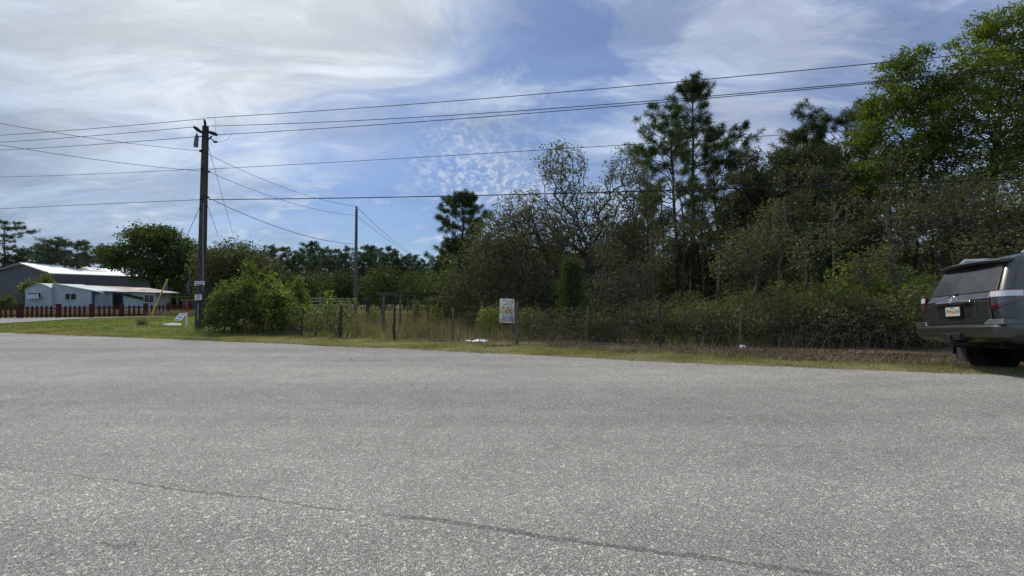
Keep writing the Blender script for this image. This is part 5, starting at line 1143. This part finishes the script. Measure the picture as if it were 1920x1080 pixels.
def rrect(x0, x1, hw, r0, r1, z, n_=6):
    """closed outline: rear corners radius r0, front corners r1, counter-clockwise from the rear right"""
    P = []
    for (cx, cy, r, a0) in [(x0+r0, -hw+r0, r0, 180), (x1-r1, -hw+r1, r1, 270), (x1-r1, hw-r1, r1, 0), (x0+r0, hw-r0, r0, 90)]:
        for i in range(n_+1): a = R(a0+90*i/n_); P.append((cx+r*math.cos(a), cy+r*math.sin(a), z))
    return P
def loft(levels, name, m, parent, bevel=0., cap0=True, cap1=True, deg=32):
    n_ = len(levels[0]); V = [p for L in levels for p in L]; Fc = []
    for k in range(len(levels)-1):
        for i in range(n_): Fc.append((k*n_+i, k*n_+(i+1) % n_, (k+1)*n_+(i+1) % n_, (k+1)*n_+i))
    if cap0: Fc.append(tuple(range(n_))[::-1])
    if cap1: Fc.append(tuple(range((len(levels)-1)*n_, len(levels)*n_)))
    o = mobj(name, np.array(V), Fc, m, parent); 
    return o
rr = rrect; WZ = .285
body = loft([rr(.34,4.45,.80,.15,.35,.41), rr(.24,4.62,.915,.16,.40,.48), rr(.12,4.72,.935,.17,.42,.62), rr(.10,4.76,.940,.18,.42,.80), rr(.10,4.74,.935,.18,.42,.94), rr(.115,4.66,.920,.18,.42,1.04), rr(.14,4.50,.890,.17,.40,1.10), rr(.20,4.36,.84,.15,.38,1.125)], 'body', M_paint, car)
cut = []
for wx in (1.15, 3.94):
    me = MB(); me.tube([(wx, -1.2, WZ), (wx, 1.2, WZ)], .475, 28); c_ = me.build('wheel_cut', M_under); c_.parent = car; cut.append(c_)
for c_ in cut:
    mo = body.modifiers.new('arch', 'BOOLEAN'); mo.object = c_; mo.operation = 'DIFFERENCE'; mo.solver = 'EXACT'
bpy.context.view_layer.update()
me = bpy.data.meshes.new_from_object(body.evaluated_get(bpy.context.evaluated_depsgraph_get())); body.modifiers.clear(); body.data = me
for c_ in cut: bpy.data.objects.remove(c_)
smooth_angle(body, 40)
gh = loft([rr(.155,3.62,.865,.16,.30,1.105), rr(.20,3.42,.835,.16,.28,1.20), rr(.36,2.90,.735,.15,.25,1.55), rr(.43,2.66,.695,.15,.24,1.66), rr(.52,2.52,.640,.14,.22,1.715), rr(.70,2.38,.52,.12,.2,1.745), rr(1.1,2.0,.25,.1,.1,1.755)], 'roof', M_paint, car); smooth_angle(gh, 40)
for wx in (1.15, 3.94):
    b = MB(); b.tube([(wx, -.60, WZ), (wx, .60, WZ)], .07, 10); b.tube([(wx-.1,-.12,WZ),(wx-.1,.12,WZ)], .16, 12); b.build('axle', M_under, car)
    for s_ in (-1, 1):
        b = MB(); P = []
        for i in range(19):
            a = R(-8+196*i/18); c_, s__ = math.cos(a), math.sin(a)
            P.append([(wx+c_*.472, s_*.93, .000+WZ+s__*.472), (wx+c_*.472, s_*.965, .000+WZ+s__*.472), (wx+c_*.53, s_*.955, .000+WZ+s__*.53), (wx+c_*.53, s_*.925, .000+WZ+s__*.54)])
        V = [p for q in P for p in q]; b.add(V, [(4*i+j, 4*i+(j+1) % 4, 4*i+4+(j+1) % 4, 4*i+4+j) for i in range(18) for j in range(4)]); o = b.build('fender_flare', M_paint, car); smooth_angle(o, 40)
        wh = bpy.data.objects.new('wheel', None); link(wh, car); wh.location = (wx, s_*.80, WZ)
        prof = [(-.13,.24),(-.13,.33),(-.115,.365),(-.07,.382),(.07,.382),(.115,.365),(.13,.33),(.13,.24),(.10,.235),(-.10,.235)]
        V = []; Fc = []; n_ = 36
        for i in range(n_):
            a = 2*math.pi*i/n_
            for (py, r_) in prof: V.append((r_*math.cos(a), py, r_*math.sin(a)))
        k = len(prof)
        for i in range(n_):
            for j in range(k): Fc.append((i*k+j, i*k+(j+1) % k, ((i+1) % n_)*k+(j+1) % k, ((i+1) % n_)*k+j))
        o = mobj('tyre', np.array(V), Fc, M_tyre, wh); smooth_angle(o, 35)
        b = MB(); b.tube([(0, s_*.02, 0), (0, s_*.05, 0)], .235, 28); b.tube([(0, s_*.05, 0), (0, s_*.11, 0)], [.07,.05], 14)
        for i in range(6):
            a = 2*math.pi*i/6; c_, s__ = math.cos(a), math.sin(a); b.bar((c_*.04, s_*.09, s__*.04), (c_*.225, s_*.10, s__*.225), .06, .03)
        b.build('rim', M_rim, wh, bevel=.004); b = MB(); b.tube([(0, -s_*.12, 0), (0, s_*.015, 0)], .232, 24); b.build('darkening_drum', M_under, wh)  # black drum disc added to darken the inner side of the wheel
# rear bumper
bm_ = loft([rr(.12,.60,.86,.16,.02,.445), rr(.02,.62,.925,.17,.02,.50), rr(-.015,.62,.962,.19,.02,.60), rr(-.01,.62,.964,.19,.02,.645), rr(.02,.62,.955,.18,.02,.672)], 'rear_bumper', M_paint, car); smooth_angle(bm_, 30)
b = MB(); b.hexa([(-.018,-.17,.45),(-.018,.17,.45),(.1,.17,.45),(.1,-.17,.45),(-.022,-.20,.56),(-.022,.20,.56),(.1,.20,.56),(.1,-.20,.56)]); b.build('hitch_cover', M_plast, car, bevel=.01)
b = MB(); b.box(-.05, .2, -.035, .035, .42, .47); b.tube([(-.03,0,.435), (-.03,0,.50)], .015, 8); b.tube([(-.03,0,.49),(-.03,0,.505),(-.03,0,.53),(-.03,0,.54)], [.02,.025,.023,.01], 10); b.box(.05, .3, -.16, .16, .37, .41); b.build('tow_hitch', M_plast, car, bevel=.004)
for s_ in (-1, 1):
    b = MB(); b.hexa([(.01,s_*.58,.672),(.03,s_*.935,.672),(.40,s_*.958,.672),(.40,s_*.6,.672),(.045,s_*.66,.755),(.07,s_*.90,.755),(.38,s_*.945,.755),(.38,s_*.65,.755)]); b.build('bumper_step', M_paint, car, bevel=.012)
b = MB(); b.hexa([(.0,-.60,.655),(.0,.60,.655),(.12,.60,.655),(.12,-.60,.655),(.01,-.60,.682),(.01,.60,.682),(.12,.60,.682),(.12,-.60,.682)]); b.build('step_pad', M_plast, car, bevel=.006)
b = MB(); b.tube([(.45,-.52,.37),(.28,-.55,.36)], .03, 10); b.build('exhaust_pipe', M_under, car)
b = MB(); b.box(.40, 4.4, -.55, .55, .33, .42); b.build('chassis', M_under, car); 
for s_ in (-1, 1):
    b = MB(); b.box(.66, .672, s_*.80-.12, s_*.80+.12, .10, .46); b.build('mud_flap', M_plast if s_ < 0 else mat('dusty_flap', (.055,.055,.055), .7), car)
# tailgate skin with window
def quadpatch(P4, th, name, m, nrm=(-1, 0, 0), par=car, bevel=.006):
    d = Vector(nrm).normalized()*th; P = [Vector(p) for p in P4]; b = MB(); b.hexa([P[0], P[1], P[1]+d, P[0]+d, P[3], P[2], P[2]+d, P[3]+d]); return b.build(name, m, par, bevel=bevel)
tg = quadpatch([(.098,.70,.70),(.098,-.70,.70),(.098,-.66,1.04),(.098,.66,1.04)], .028, 'tailgate', M_paint, bevel=.012)
quadpatch([(.10,.66,1.045),(.10,-.66,1.045),(.165,-.63,1.155),(.165,.63,1.155)], .026, 'tailgate_top', M_paint, (-1,0,.4), tg, .012)
rw = quadpatch([(.168,.665,1.165),(.168,-.665,1.165),(.375,-.560,1.60),(.375,.560,1.60)], .012, 'rear_window', M_rwin, (-1,0,.45), bevel=.01)
for s_ in (-1, 1):
    quadpatch([(.172,s_*.70,1.15),(.172,s_*.665,1.165),(.378,s_*.560,1.60),(.38,s_*.60,1.60)] if s_ > 0 else [(.172,s_*.665,1.165),(.172,s_*.70,1.15),(.38,s_*.60,1.60),(.378,s_*.560,1.60)], .010, 'seal', M_plast, (-1,0,.45), rw, .003)
# recess frame around the plate
for s_ in (-1, 1): b = MB(); b.hexa([(.066,s_*.36,.76),(.066,s_*.47,.76),(.075,s_*.47,.76),(.075,s_*.36,.76),(.060,s_*.38,1.03),(.060,s_*.44,1.03),(.075,s_*.44,1.03),(.075,s_*.38,1.03)]); b.build('recess_edge', M_plast, tg, bevel=.004)
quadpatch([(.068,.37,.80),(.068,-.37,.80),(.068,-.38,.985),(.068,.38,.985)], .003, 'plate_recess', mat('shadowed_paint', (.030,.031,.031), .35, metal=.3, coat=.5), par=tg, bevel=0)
gb = MB(); gb.hexa([(.070,-.40,.985),(.070,.40,.985),(.072,.40,.985),(.072,-.40,.985),(.02,-.385,1.035),(.02,.385,1.035),(.072,.385,1.035),(.072,-.385,1.035)]); gb.hexa([(.02,-.385,1.035),(.02,.385,1.035),(.072,.385,1.035),(.072,-.385,1.035),(.06,-.35,1.065),(.06,.35,1.065),(.074,.35,1.065),(.074,-.35,1.065)]); gb.build('plate_garnish', M_paint, tg, bevel=.006)
b = MB(); b.hexa([(.018,-.30,1.03),(.018,-.385,1.03),(.05,-.385,1.03),(.05,-.30,1.03),(.050,-.30,1.063),(.050,-.352,1.063),(.07,-.352,1.063),(.07,-.30,1.063)]); b.build('garnish_highlight', M_chr, tg, bevel=.003)
b = MB(); b.box(.034, .066, -.165, .165, .815, .975); lp_ = b.build('plate_frame', M_plast, tg, bevel=.004)
b = MB(); b.box(.030, .034, -.150, .150, .825, .965); lp = b.build('licence_plate', mat('plate_white', (.50,.54,.49), .5), lp_)
def rtext(s, size, m, y, z, par, x=.029, fw=.8):
    t = text(s, size, m, par, ext=.001, font_w=fw); t.rotation_euler = (R(90), 0, R(-90)); t.location = (x, y, z); return t
M_pg = mat('plate_green', (.03,.12,.07), .5)
b = MB(); b.tube([(.0295,0,.890), (.0285,0,.890)], .030, 12); b.tube([(.0293,-.022,.878), (.0283,-.022,.878)], .020, 10); 
pt = rtext('7EM', .075, M_pg, .085, .893, lp_); pt = rtext('Z30', .075, M_pg, -.085, .893, lp_); rtext('FLORIDA', .022, M_pg, 0, .952, lp_, fw=1.)
b.build('orange_mark', mat('orange_ink', (.70,.22,.05), .5), lp_)
# emblem: three crossing ovals
def ring(cy, cz, ry, rz, t_, b, x=.045):
    n_ = 28; P = [(x, cy+ry*math.cos(2*math.pi*i/n_), cz+rz*math.sin(2*math.pi*i/n_)) for i in range(n_+1)]; b.tube(P, t_, 6)
b = MB(); ring(0, 1.085, .080, .055, .010, b, .040); ring(0, 1.088, .026, .048, .008, b, .040); ring(0, 1.108, .054, .022, .008, b, .046); b.build('emblem', M_chr, tg, smooth=True)
b = MB(); b.box(.066, .0705, .50, .60, .74, .755); b.build('badge', M_chr, tg)
# spoiler
b = MB(); V = []; Fc = []
st_ = [(-.66,.40),(-.62,.285),(-.3,.255),(0,.245),(.3,.255),(.62,.285),(.66,.40)]
for (y, x0) in st_: zz = 1.665-.03*(y/.66)**2; V += [(x0+.02, y*.97, zz-.045), (x0, y, zz-.012), (x0+.02, y, zz+.010), (.72, y*.95, 1.735-.05*(y/.66)**2), (.72, y*.95, 1.62), (.42, y*.95, 1.60)]
for i in range(len(st_)-1):
    for j in range(6): Fc.append((i*6+j, i*6+(j+1) % 6, (i+1)*6+(j+1) % 6, (i+1)*6+j))
Fc += [tuple(range(6)), tuple(range((len(st_)-1)*6, len(st_)*6))]
b.add(V, Fc); b.build('roof_spoiler', M_paint, car, bevel=.006)
# tail lamps wrapping the corner
def lamp(s_, z0, z1, name, m, par, out=.016, yi=.69, xf=.42, dz=0.):
    hw, x0, r_ = .938, .10, .18; path = [(x0-.012, yi)]
    for i in range(9): a = R(90*i/8); path.append((x0+r_-math.sin(R(90)-a)*r_ if False else x0+r_-r_*math.cos(a), hw-r_+r_*math.sin(a)))
    path.append((xf, hw+.0)); V = []; n_ = len(path)
    for k, (x, y) in enumerate(path):
        f_ = k/(n_-1); nx_, ny_ = (-1, 0) if k == 0 else ((0, 1) if k == n_-1 else (-math.cos(R(90*(k-1)/8)), math.sin(R(90*(k-1)/8))))
        sl = .0
        for (zz, o_) in ((z0+dz*f_, out), (z1, out), (z1, -.03), (z0+dz*f_, -.03)):
            inn = (zz-1.0)*.10; V.append((x+nx_*o_+max(0, inn)*.5, s_*(y+ny_*o_-max(0, inn)*.35), zz))
    b = MB(); Fc = [(4*i+j, 4*i+(j+1) % 4, 4*i+4+(j+1) % 4, 4*i+4+j) for i in range(n_-1) for j in range(4)]+[(0,1,2,3), tuple(4*(n_-1)+j for j in range(4))]
    b.add(V, Fc); o = b.build(name, m, par); smooth_angle(o, 40); return o
for s_ in (-1, 1):
    L = lamp(s_, .905, 1.165, 'tail_light', M_redl, car, .012, xf=.33, dz=.12)
    lamp(s_, 1.075, 1.155, 'clear_lens', M_clear, L, .019, yi=.70, xf=.30)
    lamp(s_, .945, 1.068, 'smoked_lens', M_smoke, L, .019, yi=.71, xf=.30, dz=.10)
    # roof rail, mirror, side windows, side trim
    b = MB(); b.tube([(.60,s_*.60,1.72),(.68,s_*.605,1.785),(1.2,s_*.61,1.805),(2.1,s_*.61,1.80),(2.5,s_*.60,1.765),(2.58,s_*.60,1.72)], [.022,.028,.028,.028,.026,.02], 8); o = b.build('roof_rail', M_silver, car, smooth=True)
    def sidepatch(pts, name):
        P = []
        for (x, z) in pts:
            y = .858-.30*(z-1.12) if z < 1.2 else .835-.286*(z-1.20); P.append((x, s_*(y+.004), z))
        d = Vector((0, s_*.008, 0)); n_ = len(P); P = [Vector(p) for p in P]; b = MB(); b.add(P+[p+d for p in P], [tuple(range(n_)), tuple(range(n_, 2*n_))]+[(i, (i+1) % n_, n_+(i+1) % n_, n_+i) for i in range(n_)]); return b.build(name, M_tint, car)
    sidepatch([(.50,1.21),(1.22,1.19),(1.26,1.56),(.66,1.56),(.50,1.40)], 'quarter_window'); sidepatch([(1.32,1.19),(2.10,1.18),(2.08,1.56),(1.36,1.56)], 'side_window'); sidepatch([(2.20,1.18),(3.10,1.17),(2.72,1.54),(2.18,1.56)], 'side_window')
    b = MB(); b.box(1.55, 3.30, s_*.90, s_*.97, .33, .39); b.build('running_board', M_plast, car, bevel=.012)
    for x in (1.42, 2.14): 
        b = MB(); b.box(x, x+.17, s_*.935, s_*.965, .955, .985); b.build('door_handle', M_paint, car, bevel=.006)
    for x in (1.27, 2.15, 3.16):
        b = MB(); b.box(x, x+.008, s_*.925, s_*.9425, .50, 1.03); b.build('door_seam', M_plast, car)
    b = MB(); b.hexa([(2.95,s_*.90,1.12),(3.05,s_*.90,1.12),(3.05,s_*1.08,1.12),(2.95,s_*1.08,1.12),(2.97,s_*.90,1.30),(3.05,s_*.90,1.30),(3.05,s_*1.07,1.30),(2.97,s_*1.07,1.30)]); b.build('side_mirror', M_paint, car, bevel=.02)
    b = MB(); b.hexa([(4.50,s_*.60,.86),(4.68,s_*.60,.86),(4.62,s_*.86,.86),(4.40,s_*.90,.86),(4.48,s_*.60,1.02),(4.655,s_*.60,1.02),(4.585,s_*.84,1.02),(4.40,s_*.89,1.02)]); b.build('headlight', M_clear, car, bevel=.01)
quadpatch([(3.43,-.72,1.20),(3.43,.72,1.20),(2.87,.62,1.57),(2.87,-.62,1.57)], .012, 'windscreen', M_tint, (.6,0,1), bevel=0)
b = MB(); b.box(4.70, 4.775, -.55, .55, .72, 1.0); b.build('grille', M_plast, car, bevel=.01)
b = MB(); b.tube([(.155,.05,1.17),(.22,.25,1.24),(.26,.42,1.32)], .008, 5); b.tube([(.13,.05,1.155),(.16,.05,1.175)], .03, 8); b.build('rear_wiper', M_plast, car)
